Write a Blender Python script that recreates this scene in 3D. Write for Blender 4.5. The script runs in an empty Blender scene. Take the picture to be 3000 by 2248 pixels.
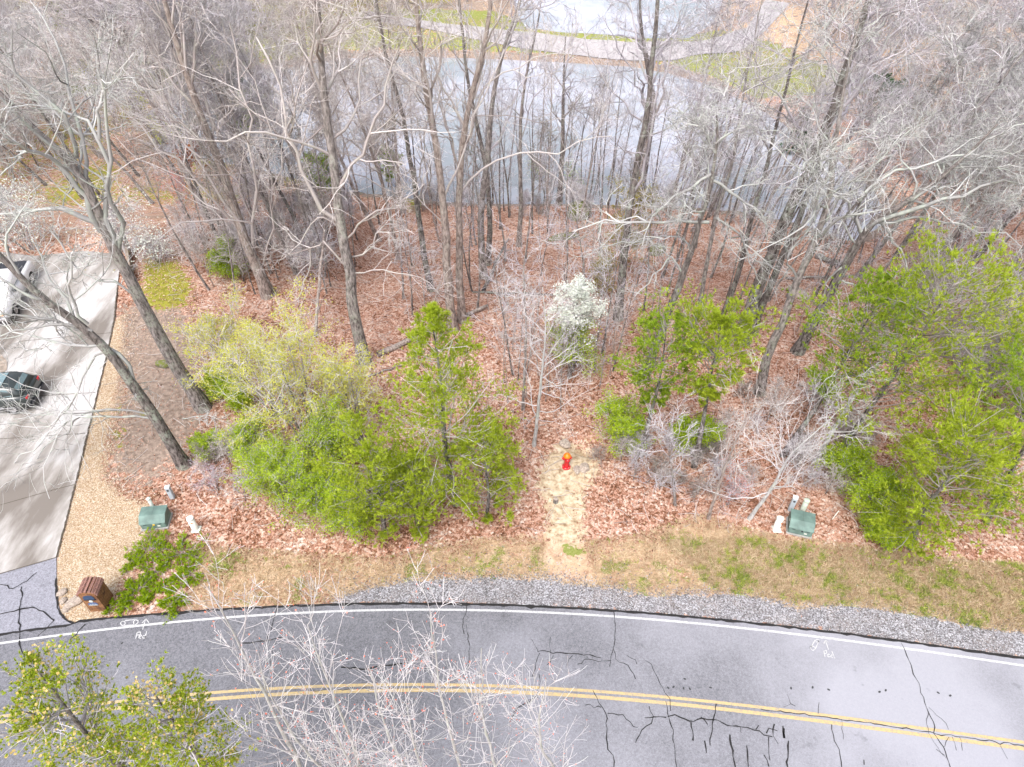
import bpy, bmesh, math, random
import numpy as np
from mathutils import Vector, Matrix

# ------------------------------------------------------------------ camera, world, sun, exposure
C = bpy.context.scene.collection
SC = bpy.context.scene
W, H, F = 3000.0, 2248.0, 2050.0
CAM_H, PITCH = 24.0, math.radians(43.0)
cam = bpy.data.cameras.new("camera"); camo = bpy.data.objects.new("camera", cam); C.objects.link(camo)
camo.location = (0, 0, CAM_H); camo.rotation_euler = (math.radians(90) - PITCH, 0, 0)
cam.sensor_width = 36.0; cam.lens = 36.0 * F / W; cam.clip_end = 3000
SC.camera = camo
SUN_EL, SUN_AZ = math.radians(58), math.radians(200)
wd = bpy.data.worlds.new("World"); SC.world = wd; wd.use_nodes = True
wn = wd.node_tree; wn.nodes.clear()
sky = wn.nodes.new("ShaderNodeTexSky"); sky.sky_type = 'NISHITA'; sky.sun_disc = False
sky.sun_elevation = SUN_EL; sky.sun_rotation = SUN_AZ; sky.dust_density = 5.0; sky.air_density = 1.0
hs = wn.nodes.new("ShaderNodeHueSaturation"); hs.inputs['Saturation'].default_value = 0.48
bg = wn.nodes.new("ShaderNodeBackground"); bg.inputs['Strength'].default_value = 0.15
wo = wn.nodes.new("ShaderNodeOutputWorld")
wn.links.new(sky.outputs[0], hs.inputs['Color']); wn.links.new(hs.outputs[0], bg.inputs['Color']); wn.links.new(bg.outputs[0], wo.inputs[0])
sl = bpy.data.lights.new("sun", 'SUN'); sl.energy = 1.1; sl.angle = math.radians(30); sl.color = (1.0, 0.97, 0.94)
so = bpy.data.objects.new("sun", sl); C.objects.link(so)
sd_ = Vector((math.sin(SUN_AZ) * math.cos(SUN_EL), math.cos(SUN_AZ) * math.cos(SUN_EL), math.sin(SUN_EL)))
so.rotation_euler = sd_.to_track_quat('Z', 'Y').to_euler()
SC.view_settings.view_transform = 'Standard'; SC.view_settings.look = 'None'
SC.view_settings.exposure = 1.13; SC.view_settings.gamma = 1.0
SC.render.engine = 'CYCLES'

# ------------------------------------------------------------------ photo pixel <-> world
cP, sP = math.cos(PITCH), math.sin(PITCH)
def ray(u, v):
    a = (u - W / 2) / F; b = (H / 2 - v) / F
    return np.array((a, cP + b * sP, -sP + b * cP))
def ray_z(u, v, z):
    d = ray(u, v); t = (z - CAM_H) / d[2]
    return (d[0] * t, d[1] * t)
def smooth(x):
    x = np.clip(x, 0, 1); return x * x * (3 - 2 * x)
OV = 3000 / 2212.0
WL = -7.0
LAKE_PX = [(430,330),(560,262),(760,215),(1000,172),(1200,165),(1480,175),(1640,183),(1850,196),(1960,215),(2080,250),(2240,330),(2420,440),(2560,560),(2600,650),(2500,712),(2350,660),(2150,620),(1950,605),(1700,600),(1400,600),(1250,590),(1000,560),(760,500),(560,460),(450,440)]
LAKE = [ray_z(u, v, WL) for u, v in LAKE_PX]
POND_PX = [(1548,92),(1720,107),(1880,118),(2010,118),(2090,70),(2120,0),(2140,-60),(1900,-90),(1600,-80),(1500,-20),(1520,50)]
POND = [ray_z(u, v, -6.6) for u, v in POND_PX]
def sdist(X, Y, poly):
    """signed distance, negative inside"""
    d = np.full(X.shape, 1e9); ins = np.zeros(X.shape, bool)
    n = len(poly)
    for i in range(n):
        x0, y0 = poly[i]; x1, y1 = poly[(i + 1) % n]
        ex, ey = x1 - x0, y1 - y0
        t = np.clip(((X - x0) * ex + (Y - y0) * ey) / (ex * ex + ey * ey + 1e-9), 0, 1)
        d = np.minimum(d, np.hypot(X - x0 - t * ex, Y - y0 - t * ey))
        c = ((y0 > Y) != (y1 > Y)) & (X < (x1 - x0) * (Y - y0) / (y1 - y0 + 1e-12) + x0)
        ins ^= c
    return np.where(ins, -d, d)
def vnoise(X, Y, s, seed=0):
    x = X / s + seed * 17.3; y = Y / s + seed * 5.7
    xi = np.floor(x); yi = np.floor(y); fx = x - xi; fy = y - yi
    def h(a, b):
        v = np.sin(a * 127.1 + b * 311.7 + seed * 74.7) * 43758.5453
        return v - np.floor(v)
    fx = fx * fx * (3 - 2 * fx); fy = fy * fy * (3 - 2 * fy)
    return (h(xi, yi) * (1 - fx) + h(xi + 1, yi) * fx) * (1 - fy) + (h(xi, yi + 1) * (1 - fx) + h(xi + 1, yi + 1) * fx) * fy
PIT = ray_z(1722, 1318, -.3)
def terrain(X, Y):
    X = np.asarray(X, float); Y = np.asarray(Y, float)
    y0 = 27 + 12 * smooth((-X - 9) / 4.0)
    z = -6.2 * smooth((Y - y0) / (57 - y0))
    z = z + np.where(Y > 80, smooth((Y - 80) / 20) * 1.2, 0)
    z = z + smooth((Y - 125) / 200) * 22 + smooth((np.abs(X) - 55) / 80) * 9 * smooth((Y - 40) / 40)
    z = z + (vnoise(X, Y, 3.0, 3) - 0.5) * 0.35 * smooth((Y - 27) / 8) * smooth((X + 11) / 3)
    z = z - .75 * np.exp(-(((X - PIT[0]) / .75) ** 2 + ((Y - PIT[1]) / .45) ** 2))
    for poly, wl in ((LAKE, WL), (POND, -6.6)):
        s = sdist(X, Y, poly)
        z = np.where(s < 5, wl + 0.35 * smooth(s / 0.4) + (z - wl - 0.35) * smooth(s / 5.0), z)
        z = np.where(s < 0, wl - 0.05 - np.minimum(1.5, -s * 0.4), z)
    return z
def G(u, v):
    z = 0.0
    for _ in range(30):
        p = ray_z(u, v, z); z = 0.5 * z + 0.5 * float(terrain(p[0], p[1]))
    return Vector((p[0], p[1], z))
def GO(u, v): return G(u * OV, v * OV)
def plane_pt(u, v, base, lean=0.0):
    """point on the pixel ray in the upright plane through base (leaning back by lean m per m height)"""
    d = ray(u, v)
    # y = base.y + lean*(z-base.z)
    # t*dy = by + lean*(H + t*dz - bz)
    t = (base[1] + lean * (CAM_H - base[2])) / (d[1] - lean * d[2])
    return np.array((d[0] * t, d[1] * t, CAM_H + d[2] * t))

# ------------------------------------------------------------------ object helpers
def tag(o, label=None, cat=None, group=None, kind=None):
    if label: o['label'] = label
    if cat: o['category'] = cat
    if group: o['group'] = group
    if kind: o['kind'] = kind
    return o
def empty(name, loc, label, cat, group=None, rz=0.0):
    o = bpy.data.objects.new(name, None); o.location = loc; o.rotation_euler = (0, 0, rz); o.empty_display_size = 0.3
    C.objects.link(o); return tag(o, label, cat, group)
class Geo:
    def __init__(s): s.V = []; s.Q = []; s.T = []; s.t = []; s.n = 0; s.P = []
    def add(s, V, Q=None, T=None, tint=None):
        V = np.asarray(V, float).reshape(-1, 3)
        if Q is not None and len(Q): s.Q.append(np.asarray(Q, int).reshape(-1, 4) + s.n)
        if T is not None and len(T): s.T.append(np.asarray(T, int).reshape(-1, 3) + s.n)
        s.V.append(V); s.t.append(np.full(len(V), 0.5) if tint is None else np.asarray(tint, float).ravel())
        s.n += len(V)
    def mesh(s, name, mat, smooth_=False):
        V = np.concatenate(s.V); t = np.concatenate(s.t)
        Q = np.concatenate(s.Q) if s.Q else np.zeros((0, 4), int); T = np.concatenate(s.T) if s.T else np.zeros((0, 3), int)
        m = bpy.data.meshes.new(name)
        m.vertices.add(len(V)); m.vertices.foreach_set('co', V.astype(np.float32).ravel())
        li = np.concatenate([Q.ravel(), T.ravel()]); m.loops.add(len(li)); m.loops.foreach_set('vertex_index', li.astype(np.int32))
        nq, nt = len(Q), len(T); m.polygons.add(nq + nt)
        ls = np.concatenate([np.arange(nq) * 4, nq * 4 + np.arange(nt) * 3]); m.polygons.foreach_set('loop_start', ls.astype(np.int32))
        if smooth_: m.polygons.foreach_set('use_smooth', np.ones(nq + nt, bool))
        a = m.attributes.new('tint', 'FLOAT', 'POINT'); a.data.foreach_set('value', t.astype(np.float32))
        m.update(calc_edges=True); m.materials.append(mat); return m
    def build(s, name, mat, parent=None, smooth_=False):
        o = bpy.data.objects.new(name, s.mesh(name, mat, smooth_)); C.objects.link(o)
        if parent: o.parent = parent
        return o
def link(name, me, parent=None, loc=None):
    o = bpy.data.objects.new(name, me); C.objects.link(o)
    if parent: o.parent = parent
    if loc is not None: o.location = loc
    return o
def nrm(a): return a / (np.linalg.norm(a, axis=-1, keepdims=True) + 1e-12)
def tubes(g, P, R, sides=5, tint=None, cap=False):
    """P (N,n,3)  R (N,n)"""
    N, n, _ = P.shape
    Tn = np.empty_like(P); Tn[:, 1:-1] = P[:, 2:] - P[:, :-2]; Tn[:, 0] = P[:, 1] - P[:, 0]; Tn[:, -1] = P[:, -1] - P[:, -2]
    Tn = nrm(Tn)
    ref = np.where(np.abs(Tn[:, :1, 2:3]) > 0.9, np.array([1., 0.2, 0]), np.array([0, 0.1, 1.])) * np.ones_like(Tn)
    A = nrm(np.cross(Tn, ref)); B = np.cross(Tn, A)
    th = np.arange(sides) * 2 * math.pi / sides
    ring = P[:, :, None, :] + R[:, :, None, None] * (A[:, :, None, :] * np.cos(th)[None, None, :, None] + B[:, :, None, :] * np.sin(th)[None, None, :, None])
    V = ring.reshape(-1, 3)
    i = np.arange(N)[:, None, None] * n * sides; j = np.arange(n - 1)[None, :, None] * sides; k = np.arange(sides)[None, None, :]; k2 = (k + 1) % sides
    Q = np.stack([i + j + k, i + j + k2, i + j + sides + k2, i + j + sides + k], -1).reshape(-1, 4)
    if tint is None: tint = np.full(N, 0.5)
    tt = np.repeat(np.broadcast_to(np.asarray(tint).reshape(N, -1), (N, n)) if np.ndim(tint) > 1 else np.repeat(tint, n).reshape(N, n), sides)
    g.add(V, Q, None, tt)
    if cap and sides >= 3:
        caps = []
        for a in range(N):
            for e in (0, n - 1):
                b = (a * n + e) * sides
                for q in range(1, sides - 1): caps.append((b, b + q, b + q + 1))
        c = np.array(caps) + (g.n - len(V)); g.T.append(c)
def kids(P, R, L, count, t0, t1, ang, ratio, rng, n=6, wander=0.15, up=0.05, rr=0.6, taper=0.25, minr=0.006, shape=0.5, flat=0.0, tpow=1.0, absR=None):
    N, m, _ = P.shape
    cnt = np.full(N, count) if np.isscalar(count) else np.asarray(count)
    idx = np.repeat(np.arange(N), cnt); M = len(idx)
    t = t0 + (t1 - t0) * rng.random(M) ** tpow
    f = t * (m - 1); i0 = np.minimum(f.astype(int), m - 2); fr = (f - i0)[:, None]
    S = P[idx, i0] * (1 - fr) + P[idx, i0 + 1] * fr
    T = nrm(P[idx, i0 + 1] - P[idx, i0]); r0 = R[idx, i0] * (1 - fr[:, 0]) + R[idx, i0 + 1] * fr[:, 0]
    rv = rng.normal(size=(M, 3)); rv[:, 2] *= (1 - flat); perp = nrm(rv - (rv * T).sum(1, keepdims=True) * T)
    a = np.radians(ang[0] + (ang[1] - ang[0]) * rng.random(M))[:, None]
    D = nrm(np.cos(a) * T + np.sin(a) * perp)
    ln = L[idx] * ratio * (1 - shape * (t - t0) / (t1 - t0 + 1e-6)) * (0.65 + 0.7 * rng.random(M))
    r = np.minimum(r0 * rr, absR if absR else 9) * (0.75 + 0.5 * rng.random(M)); r = np.maximum(r, minr)
    Q = np.empty((M, n, 3)); Q[:, 0] = S; st = (ln / (n - 1))[:, None]
    for k in range(1, n):
        D = nrm(D + rng.normal(size=(M, 3)) * wander + np.array([0, 0, up]))
        Q[:, k] = Q[:, k - 1] + D * st
    RR = r[:, None] * np.linspace(1, taper, n)[None, :]; RR = np.maximum(RR, minr * 0.7)
    return Q, RR, ln
def resample(pts, n):
    pts = np.asarray(pts, float); d = np.r_[0, np.cumsum(np.linalg.norm(np.diff(pts, axis=0), axis=1))]
    s = np.linspace(0, d[-1], n)
    # smooth interpolation (catmull-like through cubic hermite)
    out = np.empty((n, 3)); m = np.gradient(pts, d, axis=0)
    for q, x in enumerate(s):
        i = min(max(np.searchsorted(d, x) - 1, 0), len(d) - 2); h = d[i + 1] - d[i]; t = (x - d[i]) / h
        out[q] = (2*t**3-3*t**2+1)*pts[i] + (t**3-2*t**2+t)*h*m[i] + (-2*t**3+3*t**2)*pts[i+1] + (t**3-t**2)*h*m[i+1]
    return out, d[-1]

# ------------------------------------------------------------------ materials
class NT:
    def __init__(s, name, rough=0.85, spec=0.3):
        s.m = bpy.data.materials.new(name); s.m.use_nodes = True; s.t = s.m.node_tree
        s.b = s.t.nodes['Principled BSDF']; s.out = s.t.nodes['Material Output']
        s.b.inputs['Roughness'].default_value = rough; s.b.inputs['Specular IOR Level'].default_value = spec
        s.tc = s.t.nodes.new('ShaderNodeTexCoord')
        s.co = s.tc.outputs['Object']
    def n(s, ty, **kw):
        x = s.t.nodes.new(ty)
        for k, v in kw.items(): setattr(x, k, v)
        return x
    def l(s, a, b): s.t.links.new(a, b)
    def put(s, inp, v):
        if hasattr(v, 'is_linked') or hasattr(v, 'links'): s.l(v, inp)
        else: inp.default_value = (v if np.isscalar(v) else (tuple(v) + (1,) if len(v) == 3 and inp.type == 'RGBA' else v))
    def scale(s, vec):
        x = s.n('ShaderNodeMapping'); s.l(s.co, x.inputs[0]); x.inputs['Scale'].default_value = vec; return x.outputs[0]
    def noise(s, sc, det=3, rough=0.55, co=None, out='Fac', dist=0):
        x = s.n('ShaderNodeTexNoise'); s.l(co or s.co, x.inputs['Vector']); x.inputs['Scale'].default_value = sc
        x.inputs['Detail'].default_value = det; x.inputs['Roughness'].default_value = rough; x.inputs['Distortion'].default_value = dist
        return x.outputs[out]
    def vor(s, sc, out='Color', co=None, feature='F1', rnd=1.0):
        x = s.n('ShaderNodeTexVoronoi', feature=feature); s.l(co or s.co, x.inputs['Vector']); x.inputs['Scale'].default_value = sc
        x.inputs['Randomness'].default_value = rnd
        return x.outputs[out]
    def ramp(s, fac, stops, interp='LINEAR'):
        x = s.n('ShaderNodeValToRGB'); s.l(fac, x.inputs[0]); cr = x.color_ramp; cr.interpolation = interp
        while len(cr.elements) > 1: cr.elements.remove(cr.elements[-1])
        cr.elements[0].position = stops[0][0]; c = stops[0][1]; cr.elements[0].color = tuple(c) + (1,) if not np.isscalar(c) else (c, c, c, 1)
        for p, c in stops[1:]:
            e = cr.elements.new(p); e.color = tuple(c) + (1,) if not np.isscalar(c) else (c, c, c, 1)
        return x.outputs[0]
    def mix(s, fac, a, b, mode='MIX'):
        x = s.n('ShaderNodeMix', data_type='RGBA', blend_type=mode); s.put(x.inputs[0], fac); s.put(x.inputs[6], a); s.put(x.inputs[7], b); return x.outputs[2]
    def math(s, op, a, b=0.0, clamp=False):
        x = s.n('ShaderNodeMath', operation=op, use_clamp=clamp); s.put(x.inputs[0], a); s.put(x.inputs[1], b); return x.outputs[0]
    def sep(s, c):
        x = s.n('ShaderNodeSeparateColor'); s.l(c, x.inputs[0]); return x.outputs
    def attr(s, name, out='Fac'):
        x = s.n('ShaderNodeAttribute', attribute_name=name); return x.outputs[out]
    def color(s, c): s.put(s.b.inputs['Base Color'], c)
    def bump(s, h, strength=0.3, dist=0.02):
        x = s.n('ShaderNodeBump'); s.l(h, x.inputs['Height']); x.inputs['Strength'].default_value = strength; x.inputs['Distance'].default_value = dist
        s.l(x.outputs[0], s.b.inputs['Normal'])

def bark(name, dark, light, lichen, lichen_amt=0.5, scale=1.0):
    k = NT(name, 0.9, 0.15)
    st = k.scale((7 * scale, 7 * scale, 2.2 * scale))
    ridges = k.noise(1.6, 4, 0.65, co=st)
    c = k.mix(k.ramp(ridges, [(0.35, 0.0), (0.62, 1.0)]), dark, light)
    big = k.noise(1.1 * scale, 4, 0.6)
    lic = k.math('MULTIPLY', k.ramp(big, [(0.5, 0.0), (0.58, 1.0)]), k.ramp(k.noise(9, 3, 0.6), [(0.42, 0.0), (0.55, 1.0)]))
    c = k.mix(k.math('MULTIPLY', lic, lichen_amt), c, lichen)
    t = k.attr('tint'); c = k.mix(k.math('MULTIPLY', t, 0.35), c, light)
    k.color(c); k.bump(ridges, 1.0, 0.12); return k.m
def twigmat(name, a, b, lich=(0.36, 0.42, 0.33), amt=0.35):
    k = NT(name, 0.85, 0.2)
    c = k.mix(k.attr('tint'), a, b)
    c = k.mix(k.math('MULTIPLY', k.ramp(k.noise(2.3, 3), [(0.5, 0.0), (0.62, 1.0)]), amt), c, lich)
    k.color(c); return k.m
def leafmat(name, stops, trans=0.35, rough=0.5):
    k = NT(name, rough, 0.25)
    c = k.ramp(k.attr('tint'), stops)
    c = k.mix(k.ramp(k.noise(0.8, 2), [(0.3, 0.3), (0.65, 0.0)]), c, tuple(x * 0.8 for x in stops[0][1]))
    k.color(c)
    tr = k.n('ShaderNodeBsdfTranslucent'); k.l(c, tr.inputs[0]); mx = k.n('ShaderNodeMixShader'); mx.inputs[0].default_value = trans
    k.l(k.b.outputs[0], mx.inputs[1]); k.l(tr.outputs[0], mx.inputs[2]); k.l(mx.outputs[0], k.out.inputs[0]); return k.m
def plain(name, col, rough=0.5, spec=0.5, metal=0.0, var=0.15, sc=6.0, dirt=0.0):
    k = NT(name, rough, spec); k.b.inputs['Metallic'].default_value = metal
    k.color(k.mix(k.ramp(k.noise(sc, 4), [(0.35, 0.0), (0.7, 1.0)]), tuple(x * (1 - var) for x in col), tuple(min(1, x * (1 + var)) for x in col)))
    return k.m

M = {}
M['bark_dark'] = bark('bark_dark', (0.025, 0.02, 0.018), (0.25, 0.22, 0.21), (0.36, 0.40, 0.34), 0.7)
M['bark_grey'] = bark('bark_grey', (0.06, 0.05, 0.045), (0.38, 0.34, 0.33), (0.42, 0.45, 0.38), 0.5)
M['bark_pale'] = bark('bark_pale', (0.12, 0.09, 0.08), (0.44, 0.37, 0.34), (0.5, 0.5, 0.44), 0.35)
M['bark_birch'] = bark('bark_birch', (0.30, 0.30, 0.29), (0.56, 0.55, 0.56), (0.50, 0.56, 0.47), 0.5)
M['twig'] = twigmat('twig_grey', (0.22, 0.195, 0.215), (0.72, 0.68, 0.74))
M['twig_tan'] = twigmat('twig_tan', (0.25, 0.21, 0.20), (0.72, 0.67, 0.67), (0.42, 0.45, 0.36), 0.25)
M['twig_lichen'] = twigmat('twig_lichen', (0.18, 0.175, 0.17), (0.64, 0.635, 0.64), (0.44, 0.50, 0.42), 0.45)
M['twig_pale'] = twigmat('twig_pale', (0.38, 0.35, 0.365), (0.76, 0.73, 0.76), (0.5, 0.56, 0.48), 0.3)
M['twig_dark'] = twigmat('twig_dark', (0.16, 0.13, 0.12), (0.42, 0.37, 0.36))
M['twig_red'] = twigmat('twig_red', (0.30, 0.12, 0.09), (0.50, 0.33, 0.30), (0.5, 0.2, 0.1), 0.2)
M['needle'] = leafmat('pine_needles', [(0.0, (0.17, 0.21, 0.02)), (0.5, (0.42, 0.53, 0.035)), (1.0, (0.70, 0.78, 0.09))], 0.5)
M['needle_deep'] = leafmat('deep_needles', [(0.0, (0.11, 0.18, 0.02)), (0.5, (0.33, 0.48, 0.03)), (1.0, (0.60, 0.72, 0.08))], 0.5)
M['needle_blue'] = leafmat('dark_needles', [(0.0, (0.02, 0.06, 0.03)), (0.6, (0.06, 0.13, 0.05)), (1.0, (0.16, 0.24, 0.05))], 0.15)
M['leaf_green'] = leafmat('fresh_leaves', [(0.0, (0.17, 0.27, 0.02)), (0.5, (0.40, 0.54, 0.03)), (1.0, (0.64, 0.74, 0.08))], 0.5)
M['leaf_yellow'] = leafmat('yellow_leaves', [(0.0, (0.46, 0.46, 0.07)), (0.5, (0.60, 0.62, 0.10)), (1.0, (0.74, 0.70, 0.20))], 0.5)
M['leaf_olive'] = leafmat('olive_leaves', [(0.0, (0.17, 0.15, 0.03)), (1.0, (0.42, 0.36, 0.07))], 0.4)
M['blossom'] = leafmat('white_blossom', [(0.0, (0.66, 0.70, 0.62)), (1.0, (0.84, 0.86, 0.83))], 0.4)
M['red_bud'] = leafmat('red_buds', [(0.0, (0.62, 0.12, 0.07)), (1.0, (0.80, 0.28, 0.18))], 0.3)
M['pink_bud'] = leafmat('pink_buds', [(0.0, (0.42, 0.16, 0.32)), (1.0, (0.58, 0.28, 0.44))], 0.3)
M['cone_tip'] = leafmat('cone_tips', [(0.0, (0.45, 0.33, 0.10)), (1.0, (0.60, 0.46, 0.20))], 0.2)
M['juniper'] = leafmat('juniper_leaves', [(0.0, (0.15, 0.24, 0.01)), (0.5, (0.34, 0.48, 0.015)), (1.0, (0.54, 0.64, 0.03))], 0.5)
M['brown_leaf'] = leafmat('brown_leaves', [(0.0, (0.26, 0.09, 0.04)), (1.0, (0.42, 0.16, 0.07))], 0.3)

LEAFRAMP = [(0.0, (0.10, 0.045, 0.025)), (0.2, (0.24, 0.11, 0.065)), (0.42, (0.42, 0.225, 0.16)), (0.62, (0.53, 0.335, 0.26)), (0.82, (0.60, 0.45, 0.37)), (1.0, (0.68, 0.59, 0.54))]
M['litter'] = leafmat('dead_leaves', LEAFRAMP, 0.15, 0.7)

def ground_material():
    k = NT('ground_mix', 0.95, 0.1)
    a1 = k.sep(k.attr('m1', 'Color')); a2 = k.sep(k.attr('m2', 'Color'))
    # leaf litter
    warp = k.mix(0.06, k.co, k.noise(6, 2, out='Color'))
    v1 = k.sep(k.vor(9, co=warp))[0]; v2 = k.sep(k.vor(15, co=warp))[1]
    lf = k.math('ADD', k.math('MULTIPLY', v1, 0.6), k.math('MULTIPLY', v2, 0.4))
    lf = k.math('ADD', lf, k.math('MULTIPLY', k.math('SUBTRACT', k.noise(0.5, 5, 0.7), 0.5), 1.0))
    leaf = k.ramp(lf, LEAFRAMP)
    edge = k.ramp(k.vor(9, 'Distance', co=warp, feature='DISTANCE_TO_EDGE'), [(0.0, 0.55), (0.09, 1.0)])
    leaf = k.mix(1.0, leaf, edge, 'MULTIPLY')
    # pale gravel, grey gravel
    g1 = k.sep(k.vor(26))[0]; pg = k.ramp(g1, [(0, (0.27, 0.18, 0.10)), (0.35, (0.42, 0.31, 0.20)), (0.7, (0.52, 0.42, 0.30)), (1, (0.62, 0.56, 0.48))])
    pg = k.mix(k.ramp(k.noise(1.3, 4), [(0.5, 0.0), (0.75, 0.5)]), pg, (0.46, 0.29, 0.19))
    g2 = k.sep(k.vor(22))[1]; gg = k.ramp(g2, [(0, (0.09, 0.08, 0.08)), (0.4, (0.21, 0.20, 0.215)), (0.75, (0.33, 0.325, 0.35)), (1, (0.50, 0.50, 0.54))])
    gg = k.mix(k.ramp(k.noise(0.9, 4), [(0.42, 0.0), (0.7, 0.45)]), gg, (0.24, 0.19, 0.16))
    # dirt
    d = k.noise(4, 6, 0.65); dirt = k.ramp(d, [(0.3, (0.22, 0.14, 0.08)), (0.50, (0.50, 0.40, 0.28)), (0.66, (0.64, 0.55, 0.43))])
    # dry grass
    gr = k.noise(14, 4, 0.7, co=k.scale((1, 2.2, 1)), dist=1.5); tan = k.ramp(gr, [(0.3, (0.30, 0.19, 0.11)), (0.5, (0.50, 0.36, 0.24)), (0.7, (0.62, 0.50, 0.36))])
    tan = k.mix(k.ramp(k.noise(1.1, 5, .7), [(0.46, 0.0), (0.62, 0.75)]), tan, leaf)
    tan = k.mix(k.ramp(k.noise(1.7, 4, .6, dist=.6), [(0.55, 0.0), (0.66, 0.6)]), tan, (0.60, 0.49, 0.37))
    grn = k.ramp(gr, [(0.3, (0.12, 0.135, 0.035)), (0.5, (0.22, 0.25, 0.06)), (0.72, (0.38, 0.36, 0.17))])
    moss = k.ramp(k.noise(3, 5), [(0.35, (0.19, 0.18, 0.035)), (0.55, (0.29, 0.29, 0.04)), (0.75, (0.27, 0.20, 0.09))])
    soil = k.ramp(k.noise(5, 5), [(0.3, (0.17, 0.125, 0.10)), (0.7, (0.38, 0.30, 0.25))])
    brk = k.math('MULTIPLY', k.math('SUBTRACT', k.noise(3.5, 5, 0.7), 0.5), 2.4)
    def m(w): return k.ramp(k.math('ADD', w, brk), [(0.42, 0.0), (0.58, 1.0)])
    c = k.mix(m(a2[2]), leaf, soil)
    c = k.mix(m(a1[2]), c, dirt)
    c = k.mix(m(k.attr('m3')), c, tan)
    c = k.mix(m(a2[0]), c, grn)
    c = k.mix(m(a2[1]), c, moss)
    c = k.mix(m(a1[0]), c, pg)
    c = k.mix(m(a1[1]), c, gg)
    k.color(c); k.bump(k.math('ADD', lf, gr), 0.6, 0.04); return k.m
M['ground'] = ground_material()

def asphalt(name, lo, hi, spec=0.35, rough=0.55):
    k = NT(name, rough, spec)
    grain = k.math('ADD', k.math('MULTIPLY', k.noise(38, 3, 0.8), .45), k.math('MULTIPLY', k.noise(15, 4, 0.85), .55)); c = k.mix(k.ramp(grain, [(0.38, 0.0), (0.62, 1.0)]), lo, hi)
    wear_glare = k.noise(0.16, 5, 0.55); sx = k.n('ShaderNodeSeparateXYZ'); k.l(k.co, sx.inputs[0])
    w2 = k.math('ADD', wear_glare, k.math('MULTIPLY', sx.outputs[0], 0.016))  # worn asphalt and sky glare both painted into the colour, paler towards the right
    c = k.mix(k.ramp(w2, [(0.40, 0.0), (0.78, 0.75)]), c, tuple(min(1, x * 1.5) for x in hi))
    st = k.ramp(k.noise(1.2, 5, 0.7), [(0.62, 0.0), (0.72, 0.35)]); c = k.mix(st, c, tuple(x * 0.5 for x in lo))
    k.color(c); k.bump(grain, 0.5, 0.01); return k.m
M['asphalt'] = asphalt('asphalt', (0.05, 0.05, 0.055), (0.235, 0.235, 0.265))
M['asphalt_old'] = asphalt('old_asphalt', (0.12, 0.12, 0.14), (0.32, 0.32, 0.37))
def concrete():
    k = NT('concrete', 0.8, 0.25); base = k.ramp(k.noise(0.5, 6, 0.6, co=k.scale((1, .28, 1))), [(0.40, (0.17, 0.15, 0.135)), (0.49, (0.31, 0.29, 0.275)), (0.57, (0.47, 0.455, 0.455))])
    k.color(k.mix(k.ramp(k.noise(20, 4), [(0.3, 0.12), (0.7, 0.0)]), base, (0.2, 0.18, 0.16))); return k.m
M['concrete'] = concrete()
M['crack'] = plain('crack_black', (0.028, 0.027, 0.028), 0.9, 0.1)
M['joint'] = plain('joint_brown', (0.10, 0.085, 0.07), 0.9, 0.1)
def paint(name, col):
    k = NT(name, 0.7, 0.3); k.color(k.mix(k.ramp(k.noise(16, 5, 0.75), [(0.45, 0.0), (0.66, 0.75)]), col, (0.20, 0.20, 0.22))); return k.m
M['white_paint'] = paint('white_paint', (0.52, 0.52, 0.53)); M['yellow_paint'] = paint('yellow_paint', (0.48, 0.36, 0.17))
def water():
    k = NT('lake_water', 0.07, 1.0); k.color(k.ramp(k.noise(0.08, 4), [(0.40, (0.24, 0.265, 0.29)), (0.60, (0.42, 0.43, 0.50))]))
    h = k.math('ADD', k.noise(2.2, 4, 0.6, co=k.scale((1, 2.5, 1))), k.math('MULTIPLY', k.noise(9, 2), 0.3)); k.bump(h, 0.22, 0.05); k.b.inputs['IOR'].default_value = 1.33; return k.m
M['water'] = water()
M['dry'] = leafmat('dry_grass', [(0.0, (0.38, 0.26, 0.15)), (1.0, (0.74, 0.62, 0.44))], 0.3)
M['blade'] = leafmat('grass_blades', [(0.0, (0.12, 0.22, 0.02)), (1.0, (0.62, 0.62, 0.16))], 0.4)
M['stone_grey'] = leafmat('grey_stones', [(0.0, (0.08, 0.075, 0.08)), (0.5, (0.24, 0.235, 0.25)), (1.0, (0.50, 0.50, 0.54))], 0.0, 0.9)
M['stone_pale'] = leafmat('pale_stones', [(0.0, (0.26, 0.17, 0.10)), (0.5, (0.44, 0.33, 0.22)), (1.0, (0.64, 0.57, 0.48))], 0.0, 0.9)
M['gravel_road'] = plain('pale_road', (0.34, 0.32, 0.33), 0.9, 0.1, var=0.12, sc=3)
def rockm(name, col, moss=0.0):
    k = NT(name, 0.9, 0.2); n = k.noise(4, 6, 0.65); c = k.mix(k.ramp(n, [(0.35, 0.0), (0.65, 1.0)]), tuple(x * 0.45 for x in col), col)
    if moss: c = k.mix(k.math('MULTIPLY', k.ramp(k.noise(2.2, 4), [(0.42, 0.0), (0.52, 1.0)]), moss), c, (0.13, 0.15, 0.03))
    k.color(c); k.bump(n, 0.8, 0.05); return k.m
M['rock'] = rockm('rock_tan', (0.50, 0.42, 0.36)); M['rock_moss'] = rockm('rock_mossy', (0.30, 0.27, 0.24), 0.9)
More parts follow.
